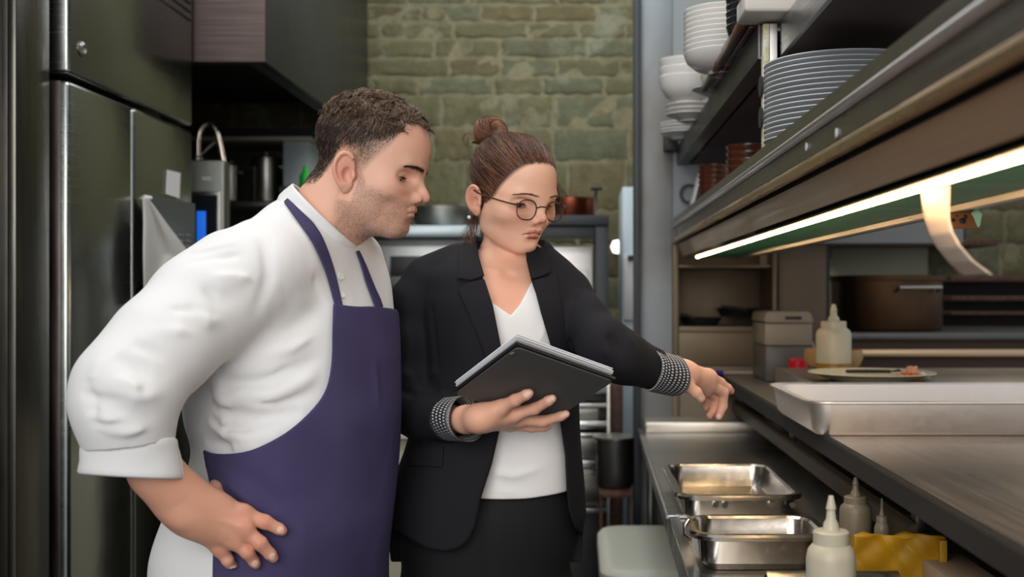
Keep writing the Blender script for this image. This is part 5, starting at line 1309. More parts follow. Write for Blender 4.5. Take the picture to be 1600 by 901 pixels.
lo = np.array(P(195, 905, 1.55)); hi = np.array(P(455, 690, 1.72)); lo[1] = 1.53; hi[1] = 1.74
V2, Q2 = surf(man_hand, lo-.01, hi+.01, .0016); V2 = project(man_hand, V2, 1, .001)
MANPARTS.append((V2, Q2, hand_cols(V2, np.array(srgb(214, 158, 132)[:3]), MH_N, MH_K)))

# clothes: rows of silhouettes
PH = math.radians(30); MU = (-math.sin(PH), -math.cos(PH)); MV = (math.cos(PH), -math.sin(PH))
def rows_from(sil, Yc, hu, ph):
    out = []
    for r in sil:
        py, L, R_ = r[:3]; Yq = r[3] if len(r) > 3 else Yc; h_u = r[4] if len(r) > 4 else hu
        cx = X((L+R_)/2, Yq); hx = (R_-L)/2*Yq/F
        hv = math.sqrt(max(hx*hx-(h_u*math.sin(ph))**2, .0008))/math.cos(ph)
        out.append((Z(py, Yq), cx, Yq, h_u, hv))
    return out
JR = rows_from([(352, 448, 545, 1.87, .085), (372, 425, 568, 1.87, .12), (400, 392, 579, 1.87, .155), (430, 362, 588, 1.87, .175), (480, 336, 597, 1.865, .175), (540, 320, 603, 1.86, .172), (600, 309, 606, 1.86, .172), (650, 309, 607, 1.855, .166), (700, 318, 605, 1.85, .162), (750, 302, 601, 1.85, .166), (810, 270, 595, 1.85, .17), (870, 251, 588, 1.855, .175), (930, 256, 585, 1.86, .18), (975, 262, 584, 1.86, .18)], 1.87, .19, PH)
ARM = [V4(405, 432, 1.735, 72), V4(372, 445, 1.715, 80), V4(315, 482, 1.67, 76), V4(250, 545, 1.61, 73), V4(198, 606, 1.57, 71), V4(190, 630, 1.565, 68), V4(202, 700, 1.58, 68)]
wobA = Wob(31, 16)
def mkf(lst, f): return [([P(x, y, Y) for x, y, Y in pts], w, a*f) for pts, w, a in lst]
wobB = Wob(32, 34)
FOLDS_T = [([P(330, 640, 1.70), P(400, 655, 1.69), P(470, 640, 1.70)], .011, -.007), ([P(320, 660, 1.71), P(380, 685, 1.69), P(440, 680, 1.69)], .010, .006), ([P(330, 620, 1.70), P(420, 620, 1.69), P(500, 585, 1.71)], .012, .006),
           ([P(345, 600, 1.70), P(430, 595, 1.69), P(510, 550, 1.72)], .011, -.006), ([P(318, 690, 1.72), P(370, 700, 1.70)], .008, -.005), ([P(330, 580, 1.71), P(350, 640, 1.69), P(345, 690, 1.70)], .012, .005),
           ([P(345, 635, 1.70), P(362, 655, 1.69), P(350, 680, 1.70)], .007, -.006), ([P(430, 520, 1.71), P(480, 500, 1.72), P(515, 470, 1.75)], .014, -.004), ([P(430, 350, 1.80), P(440, 420, 1.74), P(425, 500, 1.70)], .016, -.006),
           ([P(455, 345, 1.80), P(500, 430, 1.74), P(515, 500, 1.74)], .020, .003), ([P(350, 735, 1.69), P(420, 720, 1.69)], .01, .004)]
FOLDS_A = [([P(410, 345, 1.68), P(420, 430, 1.66), P(400, 520, 1.63)], .010, -.0055), ([P(310, 405, 1.66), P(350, 412, 1.645), P(385, 400, 1.66)], .009, -.005), ([P(300, 425, 1.63), P(345, 440, 1.62), P(395, 430, 1.635)], .011, .005),
           ([P(290, 445, 1.62), P(340, 465, 1.605), P(390, 470, 1.62)], .010, -.005), ([P(270, 470, 1.60), P(330, 500, 1.585), P(390, 505, 1.61)], .013, .005), ([P(180, 560, 1.52), P(240, 585, 1.51), P(300, 575, 1.54)], .011, -.006),
           ([P(160, 590, 1.51), P(220, 620, 1.50), P(275, 620, 1.52)], .012, .006), ([P(150, 620, 1.50), P(200, 650, 1.50), P(262, 660, 1.52)], .010, -.006), ([P(145, 590, 1.51), P(150, 640, 1.51), P(170, 675, 1.52)], .010, -.006),
           ([P(220, 600, 1.50), P(255, 632, 1.505), P(270, 655, 1.52)], .008, -.007), ([P(235, 585, 1.50), P(268, 615, 1.51), P(290, 612, 1.53)], .009, .006), ([P(330, 590, 1.58), P(380, 555, 1.60), P(415, 510, 1.63)], .012, -.006),
           ([P(150, 668, 1.51), P(200, 676, 1.51), P(260, 668, 1.52)], .007, .004), ([P(200, 510, 1.53), P(260, 530, 1.52), P(330, 530, 1.55)], .014, .003)]
FOLDS_T += mkf([([(345, 610, 1.70), (430, 632, 1.69), (500, 610, 1.71)], .007, -.0045), ([(400, 560, 1.70), (455, 545, 1.70), (500, 520, 1.72)], .008, .004), ([(410, 590, 1.70), (460, 575, 1.70), (505, 560, 1.72)], .006, -.004),
    ([(325, 650, 1.71), (345, 668, 1.70), (392, 672, 1.69)], .006, -.005), ([(350, 700, 1.70), (400, 696, 1.69), (450, 668, 1.70)], .007, .004), ([(540, 430, 1.76), (548, 455, 1.76), (556, 474, 1.76)], .006, .0025),
    ([(470, 420, 1.75), (500, 450, 1.74), (515, 500, 1.74)], .010, -.003), ([(430, 440, 1.70), (470, 470, 1.71), (512, 480, 1.73)], .012, .003), ([(395, 345, 1.70), (440, 335, 1.80), (458, 320, 1.83)], .006, -.0025)], 1.0)
FOLDS_A += mkf([([(408, 350, 1.66), (420, 400, 1.655), (418, 450, 1.65), (404, 500, 1.64)], .0045, -.0035), ([(300, 392, 1.64), (335, 385, 1.65), (372, 378, 1.66)], .006, .004), ([(292, 412, 1.62), (330, 402, 1.63), (370, 398, 1.645)], .005, -.004),
    ([(330, 430, 1.61), (375, 425, 1.62), (405, 440, 1.64)], .007, .004), ([(255, 490, 1.57), (310, 480, 1.58), (360, 490, 1.60)], .007, -.0035), ([(230, 520, 1.55), (290, 515, 1.555), (345, 530, 1.575)], .009, .0035),
    ([(205, 540, 1.53), (265, 555, 1.53), (320, 560, 1.55)], .008, -.004), ([(128, 610, 1.52), (160, 625, 1.50), (200, 628, 1.495)], .007, -.004), ([(135, 645, 1.52), (170, 655, 1.50), (215, 650, 1.50)], .006, .004),
    ([(215, 640, 1.50), (245, 655, 1.50), (268, 668, 1.52)], .006, .005), ([(240, 610, 1.50), (262, 625, 1.51), (285, 618, 1.53)], .005, -.005), ([(180, 590, 1.505), (215, 600, 1.50), (250, 598, 1.51)], .007, .004),
    ([(300, 590, 1.56), (340, 575, 1.58), (380, 545, 1.61)], .006, .004), ([(160, 560, 1.52), (150, 590, 1.51), (150, 620, 1.51)], .008, .003)], .9)
def torso_m(p, off=0.0):
    d = loft(p, JR, MU, MV, 2.35)
    # shoulders and far upper arm
    sh = chain(p, [P(415, 402, 1.76)+(.062,), P(470, 372, 1.86)+(.060,), P(520, 395, 1.97)+(.048,)], .04)
    d = smin(d, sh, .06)
    far = chain(p, [P(528, 430, 2.00)+(.056,), P(515, 520, 2.06)+(.055,), P(505, 600, 2.03)+(.052,)], .03)
    return smin(d, far, .03)
def jacket(p):
    d = torso_m(p)
    for f_ in FOLDS_T: d = d-1.5*fold(p, *f_)
    a = chain(p, ARM, .035, A3(.25, .95, .2)/np.linalg.norm(A3(.25, .95, .2)), .88)
    for f_ in FOLDS_A: a = a-1.2*fold(p, *f_)
    d = smin(d, a, .022)
    d = d-.0030*wobA(p)-.0012*wobB(p)
    # neck opening and sleeve end
    d = smax(d, -chain(p, [P(498, 385, 1.865)+(.044,), P(512, 335, 1.862)+(.058,), P(560, 260, 1.86)+(.08,)], .01), .004)
    d = smax(d, (Z(700, 1.58)-p[:, 2]) if False else -1.0*np.ones(len(p)), 0)
    cut = np.where(p[:, 1] < 1.66, (Z(693, 1.58)-p[:, 2])*1.0+.10*(p[:, 0]-X(205, 1.58)), -1)
    cut = np.where(p[:, 0] < X(284, 1.6), cut, -1)
    d = np.maximum(d, cut)
    # placket edge down the front
    return d
WHJ = mat('white_jacket_cotton', srgb(226, 226, 226), 0.85, bump=((900, 900, 900), 0.06, 0.0006), sheen=0.1)
lo = A3(X(108, 1.58)-.02, 1.46, Z(990, 1.87)); hi = A3(X(640, 1.9), 2.16, Z(318, 1.8))
sdf_obj('chef_jacket', jacket, lo, hi, .0034, WHJ, man, label='white double-breasted jacket')

def band(rings, th, wob=0.0, seed=0, closed=True, seg=96, a0=0.0, a1=2*math.pi):
    """cloth band: rings = [(centre, axis a, axis b)], walked in order, given thickness th"""
    g = Wob(seed, 40); n = len(rings); cs = np.array([[*r[0]] for r in rings]); 
    def fn(u, v):
        k = v*(n-1); i = min(int(k), n-2); f_ = k-i; f_ = f_
        c = np.array(rings[i][0])*(1-f_)+np.array(rings[i+1][0])*f_; a = np.array(rings[i][1])*(1-f_)+np.array(rings[i+1][1])*f_; b = np.array(rings[i][2])*(1-f_)+np.array(rings[i+1][2])*f_
        t = a0+(a1-a0)*u; q = c+a*math.cos(t)+b*math.sin(t)
        return tuple(q+(a*math.cos(t)+b*math.sin(t))/(np.linalg.norm(a)+1e-9)*wob*g(q[None])[0])
    return cloth_grid(fn, seg, 12, th)
k_ = 1.58/F
cx1, cx2 = np.array(P(203, 681, 1.578)), np.array(P(206, 742, 1.585))
rg_ = []
for t, wd, ex in ((-.06, 62, 0), (0, 69.5, 0), (.04, 72.5, 0), (.3, 74, 0), (.7, 76, 0), (.95, 78.5, 0), (1.0, 77.5, 0), (.97, 73.5, 0), (.8, 71, 0)):
    c_ = cx1*(1-t)+cx2*t; a_ = A3(wd*k_, 0, -.06*wd*k_+(.014 if 0 else 0)); b_ = A3(0, wd*k_*.80, -.008); rg_.append((c_, a_, b_))
V, Fc = band(rg_, .0035, .004, 4); o = mesh_obj('sleeve_cuff', V, Fc, WHJ, man); o['label'] = 'wide turned-back white cuff'
# standing collar
tc = np.array(P(509.5, 337, 1.862)); bc = np.array(P(487, 362, 1.865)); s_ = 1.86/F
ring_t = (tc, A3(49*s_, 0, -48*s_), A3(0, -.070, .004)); ring_m = ((tc+bc)/2, A3(50*s_, 0, -52*s_), A3(0, -.074, 0)); ring_b = (bc, A3(46*s_, 0, -57*s_), A3(0, -.078, 0))
V, Fc = band([ring_t, ring_m, ring_b, (bc+A3(-.004, 0, -.012), A3(47*s_, 0, -57*s_), A3(0, -.080, 0))], .0042, .002, 7, a0=.12, a1=2*math.pi-.22)
mesh_obj('collar', V, Fc, WHJ, man)

# apron
def sk_off(p): return torso_m(p)-.0030*wobA(p)-.0012*wobB(p)
AP = [(521, 474), (540, 477), (560, 479), (585, 478), (640, 486), (660, 700), (650, 1100), (332, 1100), (332, 960), (332, 865), (336, 800), (330, 765), (323, 735), (317, 702), (337, 710), (383, 707), (420, 692), (458, 669), (496, 632), (513, 602), (519, 560), (519, 520)]
FOLDS_AP = [([P(340, 730, 1.68), P(400, 755, 1.67), P(440, 795, 1.67)], .012, -.006), ([P(345, 748, 1.68), P(380, 775, 1.67), P(410, 800, 1.67)], .009, .006), ([P(590, 560, 1.8), P(600, 640, 1.8)], .01, .004), ([P(540, 500, 1.74), P(560, 620, 1.72), P(550, 760, 1.7)], .02, .004), ([P(470, 740, 1.68), P(480, 860, 1.67), P(470, 960, 1.67)], .03, .004), ([P(600, 480, 1.80), P(590, 540, 1.8)], .006, .004)]
AP = smooth_poly(AP[:1]+AP[:1]+AP[1:3]+AP[3:8]+[AP[8]]+AP[9:13]+[AP[13]]*3+AP[14:], 2)
def apron(p):
    o = outline(p, AP, 1.8)
    base = sk_off(p)
    for f_ in FOLDS_AP: base = base-fold(p, *f_)
    for f_ in FOLDS_T[:8]: base = base-.5*fold(p, *f_)
    base = base+.004*np.clip((-(p[:, 2]-Z(720, 1.8)))/.2, 0, 1)*0
    d = smax(base-.0085, o, .002)
    return smax(d, -(base-.001), .001)
APM = mat('purple_blue_apron_cotton', srgb(71, 65, 99), 0.9, spec=.2, bump=((700, 700, 700), 0.10, 0.0006), noise=((9, 9, 9), srgb(64, 58, 91), 0.4, 0.7))
ap = sdf_obj('apron', apron, A3(X(300, 1.7)-.02, 1.62, Z(1090, 1.87)), A3(X(640, 1.95), 2.12, Z(455, 1.87)), .0030, APM, man, label='long purple-blue bib apron')

def ribbon(name, centre, wid, f, Y0, lift, th, mat_, parent, n=60, m=8):
    """strap laid on surface f along a centre line given as pixels; wid px"""
    c = np.array(centre, float); s = np.linspace(0, 1, n+1); k = np.linspace(0, 1, len(c))
    cx = np.interp(s, k, c[:, 0]); cy = np.interp(s, k, c[:, 1])
    for _ in range(6): cx[1:-1] = (cx[:-2]+cx[1:-1]*2+cx[2:])/4; cy[1:-1] = (cy[:-2]+cy[1:-1]*2+cy[2:])/4
    w = np.interp(s, np.linspace(0, 1, len(wid)), wid) if hasattr(wid, '__len__') else np.full(n+1, wid)
    dx = np.gradient(cx); dy = np.gradient(cy); L = np.hypot(dx, dy); nx, ny = -dy/L, dx/L
    v = np.linspace(-.5, .5, m+1)
    PX = cx[:, None]+nx[:, None]*v*w[:, None]; PY = cy[:, None]+ny[:, None]*v*w[:, None]
    pts = march(PX.ravel(), PY.ravel(), f, Y0); N = normals(f, pts, .002); pts = pts+N*lift
    G = pts.reshape(n+1, m+1, 3)
    for _ in range(2): G[1:-1] = (G[:-2]+2*G[1:-1]+G[2:])/4
    V, Fc = cloth_grid(lambda a, b: tuple(G[int(round(a*n)), int(round(b*m))]), n, m, th)
    return mesh_obj(name, V, Fc, mat_, parent)
ribbon('apron_strap', [(447, 316), (462, 334), (478, 352), (492, 372), (503, 396), (512, 420), (519, 445), (526, 474), (528, 482)], [7, 12, 17, 17, 15, 13, 12, 11, 11], jacket, 1.5, .0035, .0025, APM, man)
ribbon('apron_strap', [(556, 392), (561, 404), (567, 420), (573, 438), (580, 456), (586, 470), (590, 482)], [4, 5, 7, 9, 10, 11, 11], jacket, 1.6, .0035, .0025, APM, man)
# buttons on the jacket front
for k, (px, py) in enumerate(((531, 432), (533, 461))):
    c_ = march([px], [py], jacket, 1.5)[0]; nn = normals(jacket, c_[None])[0]
    Rb = Vector(nn).to_track_quat('Z', 'Y').to_matrix()
    MB().lathe([(0, 0), (.0055, 0), (.0065, .0012), (.0055, .0028), (.003, .0022), (0, .0022)], tuple(c_+nn*.0004), 20, R=Rb).build('button', WHJ, man)
# lower body
BLACKSHOE = mat('black_shoe_leather', (0.012, 0.012, 0.013), 0.45)
def low(p):
    d = chain(p, [P(450, 700, 1.88)+(.09,), P(430, 900, 1.88)+(.10,)], .05)
    for (a, b) in (((-.46, 1.81), (-.42, 1.80)), ((-.45, 1.95), (-.43, 1.95))):
        d = smin(d, chain(p, [(a[0], a[1], .90, .085), (a[0]+.01, a[1], .5, .07), (b[0]-.04, b[1], .12, .055)], .03), .03)
    return d
sdf_obj('trousers', low, A3(-.66, 1.62, .05), A3(-.2, 2.14, 1.0), .008, mat('black_trousers', (.02, .02, .022), .8), man, proj=0)
for yy, xx in ((1.79, -.45), (1.95, -.47)):
    f_ = lambda p, xx=xx, yy=yy: np.maximum(chain(p, [(xx-.06, yy, .045, .045), (xx+.02, yy, .05, .045), (xx+.13, yy, .03, .038)], .02), -p[:, 2])
    sdf_obj('shoe', f_, A3(xx-.14, yy-.07, -.01), A3(xx+.22, yy+.07, .14), .006, BLACKSHOE, man, proj=0)
def body_rest(p):
    d = chain(p, [P(486, 420, 1.87)+(.07,), P(470, 560, 1.87)+(.11,), P(455, 720, 1.87)+(.11,), P(440, 860, 1.87)+(.11,)], .05)
    d = smin(d, chain(p, [P(405, 440, 1.74)+(.05,), P(300, 500, 1.66)+(.045,), P(200, 615, 1.575)+(.04,), P(214, 700, 1.585)+(.032,)], .02), .03)
    d = smin(d, chain(p, [P(528, 430, 2.0)+(.045,), P(515, 520, 2.06)+(.042,), P(505, 600, 2.03)+(.04,)], .02), .03)
    return d
V3, Q3 = surf(body_rest, A3(-.8, 1.45, .85), A3(-.2, 2.2, 1.43), .009)
MANPARTS.append((V3, Q3, np.tile(MS, (len(V3), 1))))
Vb, Qb, Cb = join(MANPARTS)
mesh_obj('body', Vb, Qb, SKINM, man, cols=Cb)
# ------------------------------------------------------------------ the woman in the black blazer
WS = np.array(srgb(232, 182, 155)[:3])
wom = thing('person', 'woman with bun and round glasses in a black blazer, holding a folder and pointing', 'person', (-.16, 2.05, 0))
HS = .93
WR = head_frame(math.radians(90-42), math.radians(17)); WC = np.array(P(785, 316, 2.05))
wloc_ = lambda p: (p-WC)@WR/HS
def neck_w(p):
    return chain(p, [P(785, 325, 2.08)+(.040,), P(794, 365, 2.075)+(.0385,), P(798, 400, 2.07)+(.040,), P(798, 425, 2.075)+(.048,), P(797, 448, 2.08)+(.062,)], .02)
WU = (math.cos(math.radians(14)), math.sin(math.radians(14))); WV = (math.sin(math.radians(14)), -math.cos(math.radians(14)))
def wrows(sil, Yc=2.06):
    return [(Z(py, Yc), X((L+R_)/2, Yc), Yc+(dy if True else 0), (R_-L)/2*Yc/F, hv) for py, L, R_, hv, dy in sil]
CHR = wrows([(388, 752, 848, .05, .02), (402, 722, 868, .062, .02), (425, 690, 884, .085, .01), (460, 684, 890, .105, 0), (520, 690, 892, .115, 0), (600, 700, 890, .105, 0), (680, 706, 890, .105, 0), (760, 700, 896, .112, 0), (800, 690, 900, .115, 0)])
def chest(p):
    d = loft(p, CHR, WU, WV, 2.2)
    d = smin(d, ell(p, P(762, 505, 1.985), (.062, .050, .062)), .04); d = smin(d, ell(p, P(838, 500, 2.0), (.055, .050, .060)), .04)
    return d
def woman_skin(p):
    h = bounded(p, WC+WR@A3(0, .03, .03), .14, lambda q: head_sdf(wloc_(q), True, .0050)*HS, .05)
    n = neck_w(p); n = smin(n, chest(p)+.003, .035)
    # collar bones and the hollow between them
    for a, b in ((P(778, 425, 1.985), P(735, 415, 2.00)), (P(806, 425, 1.99), P(850, 418, 2.03))):
        dd, hh = segdist(p, a, b); n = n-.0035*np.exp(-(dd/.009)**2)
    n = n+.004*np.exp(-(((p-np.array(P(793, 424, 1.985)))**2).sum(1))/(.012**2))
    for a, b in ((P(768, 372, 1.995), P(790, 420, 1.985)), (P(820, 385, 2.0), P(798, 420, 1.985))):
        dd, hh = segdist(p, a, b); n = n-.0022*np.exp(-(dd/.008)**2)
    return smin(h, n, .010)
def wom_cols(V):
    c = head_cols(wloc_(V), WS, True, False); z = V[:, 2]
    w = np.clip((Z(400, 2.0)-z)/.05, 0, 1)[:, None]*.35; c = c*(1-w)+np.array(srgb(214, 136, 112)[:3])*w
    q = wloc_(V); hl = woman_hairline(q); w = np.clip((hl-.003)/.016, 0, 1)
    w[(np.abs(q[:, 0]) > .0675) & (np.abs(q[:, 1]-.010) < .026) & (q[:, 2] < .034)] = 0
    w *= np.clip((q[:, 2]+.045)/.01, 0, 1)*.95
    return c*(1-w[:, None])+np.array(srgb(54, 34, 26)[:3])*w[:, None]
def woman_hairline(q):
    q = warp(q, True); y = q[:, 1]; z = q[:, 2]; x = np.abs(q[:, 0])
    zl = np.interp(y, [-.08, -.055, -.03, -.012, .0, .012, .026, .034, .044, .056, .070, .085, .100, .112], [-.050, -.046, -.040, -.012, .020, .034, .030, -.004, .002, .014, .036, .064, .092, .100])
    return z-zl
V1, Q1 = surf(woman_skin, A3(-.36, 1.90, Z(505, 2.0)), A3(.03, 2.20, WC[2]+.155), .0016)
V1 = project(woman_skin, V1, 1, .001)
WPARTS = [(V1, Q1, wom_cols(V1))]
WHEAD = V1; 
BUN = np.array(P(767, 207, 2.10))
def skull_w(p): return bounded(p, WC+WR@A3(0, .03, .03), .14, lambda q: head_sdf(wloc_(q), True, .0050)*HS, .05)
def build_woman_hair():
    g = np.random.default_rng(44)
    m = V1[g.integers(0, len(V1), 120000)]; q = wloc_(m); hl = woman_hairline(q)
    ear = ((np.abs(q[:, 0]) > .064) & (np.abs(q[:, 1]-.010) < .024) & (q[:, 2] < .036))
    ok = (hl > g.uniform(-.002, .004, len(q))) & (~ear) & (q[:, 2] > -.048) & ((hl < .03) | (g.random(len(q)) < .5)); m = m[ok][:12500]; hl = hl[ok][:12500]
    n = len(m); K = 15
    # march all hairs together towards the bun over the skull surface
    pts = np.zeros((n, K, 3)); pos = m.copy(); N = normals(skull_w, pos, .002); pts[:, 0] = pos-N*.0015
    off = g.uniform(.0030, .0085, n)*np.clip(.5+hl/.03, .5, 1.15); tgt = BUN-WR[:, 2]*.012
    dist0 = np.linalg.norm(tgt-pos, axis=1); jit = g.normal(size=(n, 3))*.004; wv = g.uniform(0, 6.28, n); cl = Wob(61, 45)(m)*2.5
    for k in range(1, K):
        t = k/(K-1); rem = tgt+jit*2-pos; dist = np.linalg.norm(rem, axis=1, keepdims=True)
        stp = dist/(K-k)
        pos = pos+rem/(dist+1e-9)*stp
        for _ in range(2):
            N = normals(skull_w, pos, .002); d = skull_w(pos); o = off*min(1, t*3.2)*(1+.12*np.sin(wv+5*t))+.0012*np.sin(cl*2+3*t)
            pos = pos+N*np.where(d < o+.02, (o-d)*(1 if k < K-2 else .0+1*(d < o)), 0)[:, None]
        pts[:, k] = pos
    base = np.array(srgb(98, 64, 46)[:3]); hi_ = np.array(srgb(140, 98, 68)[:3]); dk = np.array(srgb(46, 28, 22)[:3])
    rs = g.random(n); c_ = 2.2*cl
    def col(i):
        u = rs[i]; return (dk if u < .3 else hi_ if u > .86 else base)*g.uniform(.75, 1.25)
    h = strands('hair', m, lambda i: pts[i], .00048, HAIRM, wom, col); h['label'] = 'brown hair swept up into a bun'
    # bun: hair wound round a ring, open towards the camera side
    ax = A3(.30, -.80, .40); ax /= np.linalg.norm(ax); e1 = np.cross(ax, A3(0, 0, 1)); e1 /= np.linalg.norm(e1); e2 = np.cross(ax, e1)
    nb = 2300; st = g.uniform(0, 6.28, nb); ph = g.uniform(0, 6.28, nb); rr = .0165*np.sqrt(g.uniform(.65, 1.05, nb)); ln = g.uniform(2.0, 4.0, nb); tw = g.uniform(.5, 1.1, nb); Rm = .0175
    def bp(i):
        t = np.linspace(0, 1, 16); a = st[i]+ln[i]*t; b = ph[i]+tw[i]*ln[i]*t*.8
        R_ = Rm+rr[i]*np.cos(b); z = rr[i]*1.0*np.sin(b)
        return BUN+e1*(R_*np.cos(a))[:, None]*.95+e2*(R_*np.sin(a))[:, None]+ax*z[:, None]
    hb = np.array(srgb(150, 100, 64)[:3])
    o = strands('hair_bun', st, bp, .0005, HAIRM, wom, lambda i: (dk if rs[i] < .2 else hb if rs[i] > .72 else base*1.25)*g.uniform(.75, 1.25))
    # loose locks
    L = []; cuts = []
    for (pl, nn, sp) in (([(744, 335, 2.06), (738, 352, 2.07), (734, 370, 2.06), (728, 382, 2.05), (722, 396, 2.04)], 26, .006), ([(742, 340, 2.07), (736, 360, 2.06), (741, 380, 2.04), (731, 392, 2.03)], 14, .004), ([(738, 345, 2.08), (728, 360, 2.08), (724, 372, 2.07), (720, 378, 2.06)], 12, .004),
                         ([(746, 338, 2.07), (744, 360, 2.05), (736, 378, 2.03), (740, 396, 2.01)], 10, .003), ([(864, 278, 2.08), (872, 290, 2.08), (880, 302, 2.08), (884, 312, 2.08)], 14, .003), ([(864, 282, 2.09), (874, 300, 2.09), (876, 330, 2.09), (868, 346, 2.08)], 12, .003), ([(862, 280, 2.1), (870, 296, 2.1), (868, 320, 2.1)], 10, .003),
                         ([(748, 212, 2.10), (736, 205, 2.10), (724, 207, 2.10), (721, 218, 2.10), (727, 229, 2.10), (740, 232, 2.10)], 7, .0012), ([(745, 218, 2.09), (733, 214, 2.09), (730, 230, 2.09), (736, 244, 2.09)], 6, .0015), ([(738, 222, 2.1), (752, 221, 2.07), (772, 214, 2.06), (790, 212, 2.06)], 26, .0015)):
        for k in range(nn):
            c = np.array([P(*a) for a in pl]); j = g.normal(size=3)*sp; tt = np.linspace(0, 1, 14); kk = np.linspace(0, 1, len(c))
            s_ = np.stack([np.interp(tt, kk, c[:, a]) for a in range(3)], 1)
            for _ in range(3): s_[1:-1] = (s_[:-2]+2*s_[1:-1]+s_[2:])/4
            s_ = s_+j*(.4+tt[:, None])+g.normal(size=3)*.002*np.sin(tt*4)[:, None]; L.append(s_)
        cuts.append(len(L))
    for i0, i1 in zip([0]+cuts[:-1], cuts):
        LL = L[i0:i1]; strands('loose_lock', LL, lambda i: LL[i], .00042, HAIRM, wom, lambda i: base*g.uniform(.7, 1.6))
build_woman_hair()
brows(wom, WC, WR, HS, skull_w, srgb(96, 64, 48)[:3], 9, .62, 260, .002)
eyes(wom, WC, WR, HS, look=(.0, .86, -.5)); lashes(wom, WC, WR, HS, skull_w, .0195, 7, 80, .0065)
# glasses
gl = bpy.data.objects.new('glasses', None); COL.objects.link(gl); gl.parent = wom
FRM = mat('bronze_frame', srgb(92, 62, 48), 0.3, 0.8); LENS = mat('lens_glass', (0.02, 0.02, 0.02, 1), 0.02); 
LENS.node_tree.nodes['Principled BSDF'].inputs['Alpha'].default_value = 0.07
G = lambda x, y, z: WC+WR@(A3(x, y, z)*HS)
for s in (1, -1):
    ring = []; inner = []
    for k in range(41):
        a = 2*math.pi*k/40; ca, sa = math.cos(a), math.sin(a)
        rx = .0216; rz = .0182*(1.0 if sa > 0 else 1.02); ex = .88
        xx = .0335+rx*math.copysign(abs(ca)**ex, ca); zz = .0125+rz*math.copysign(abs(sa)**ex, sa); yy = .1165-.10*max(0, xx-.03)-.08*(zz-.0125)*-1*-1
        ring.append(G(s*xx, yy, zz)); inner.append((s*xx, yy, zz))
    MB().tube(ring, .00115*HS, 8, cap=False).build('rim', FRM, wom).parent = gl
    bm = MB(); bmm = bmesh.new(); vv = [bmm.verts.new(r) for r in ring[:-1]]; vb = [bmm.verts.new(Vector(r)-Vector(WR[:, 1])*.0012) for r in ring[:-1]]; bmm.faces.new(vv); bmm.faces.new(vb[::-1])
    for k in range(40): bmm.faces.new([vv[k], vb[k], vb[(k+1) % 40], vv[(k+1) % 40]])
    bmesh.ops.recalc_face_normals(bmm, faces=bmm.faces); bm._merge(bmm); bm.build('lens', LENS, wom).parent = gl
    MB().tube([G(s*.0545, .1135, .0200), G(s*.066, .1090, .0205), G(s*.0715, .090, .0200), G(s*.0745, .050, .0185), G(s*.0775, .020, .0190), G(s*.0775, .006, .0210)], .0011, 8, rads=[.001, .0014, .0015, .0015, .0014, .0012]).build('temple_arm', FRM, wom).parent = gl
MB().tube([G(.0125, .1170, .0170), G(.006, .1200, .0205), G(-.006, .1200, .0205), G(-.0125, .1170, .0170)], .0011, 8).build('bridge', FRM, wom).parent = gl
bm = MB(); bmm = bmesh.new(); bmesh.ops.create_icosphere(bmm, subdivisions=3, radius=.0034)
for v in bmm.verts: v.co += Vector(G(.0815, .0125, -.0300))
bm._merge(bmm); bm.build('earring', mat('pearl', srgb(226, 216, 204), 0.15, coat=.5), wom)

# folder plane
FA, FB, FD = np.array(P(808, 543, 1.70)), np.array(P(958, 596, 1.80)), np.array(P(711, 616, 1.82)); FC = FB+FD-FA
FN = np.cross(FB-FA, FD-FA); FN /= np.linalg.norm(FN); FN = FN if FN[1] < 0 else -FN
def foldY(px, py, lift=0.0):
    d = A3((px-CX)/F, 1, -(py-CY)/F); o = A3(0, 0, H); return (((FA+FN*lift)-o)@FN)/(d@FN)
def FH(px, py, r, up=.0): y = foldY(px, py, r*1.83/F+.004+up); return V4(px, py, y, r)
# her right hand under the folder
def whand_r(p):
    fo = chain(p, [V4(688, 653.5, 1.935, 20), V4(700, 655, 1.915, 20), V4(730, 655, 1.868, 18.5), V4(755, 652, 1.832, 16.5)], .02)
    pm = None
    for pts in ([V4(745, 650, 1.835, 15), FH(782, 637, 12)], [V4(745, 652, 1.835, 15), FH(803, 647, 12.5)], [V4(748, 656, 1.835, 14), FH(808, 656, 11)], [V4(750, 660, 1.84, 12), FH(797, 664, 9.5)]):
        e = chain(p, pts, .012); pm = e if pm is None else smin(pm, e, .014)
    d = smin(fo, pm, .02); fs = None
    for pts in ([FH(778, 638, 10.5), FH(805, 625, 9.6), FH(822, 616.5, 8), FH(827, 614, 6.8)], [FH(804, 646, 10), FH(836, 638, 9.2), FH(857, 626, 7.6), FH(863, 622.5, 6.6)],
                [FH(810, 655, 9.6), FH(848, 658, 9.0), FH(876, 650, 7.2), FH(884, 646.5, 6.2)], [FH(798, 663, 8.8), FH(830, 667, 8.0), FH(850, 667, 6.8), FH(858, 664.5, 6.0)]):
        e = chain(p, pts, .004); fs = e if fs is None else smin(fs, e, .0012)
    return smin(d, fs, .009)
WN1 = nail_at([(824, 615, (.9, 0, .4)), (860.5, 623, (.85, 0, .5)), (882, 647, (.9, 0, .4))], whand_r, .0062)
lo = A3(X(660, 1.9), 1.75, Z(690, 1.9)); hi = A3(X(900, 1.8), 1.96, Z(600, 1.8))
V2, Q2 = surf(whand_r, lo, hi, .0015); V2 = project(whand_r, V2, 1, .001)
WHS = np.array(srgb(234, 178, 150)[:3])
WPARTS.append((V2, Q2, hand_cols(V2, WHS, WN1, [P(805, 624, 1.78), P(836, 638, 1.8), P(848, 657, 1.82), P(828, 614, 1.78), P(864, 622, 1.79), P(885, 646, 1.81)], 3)))
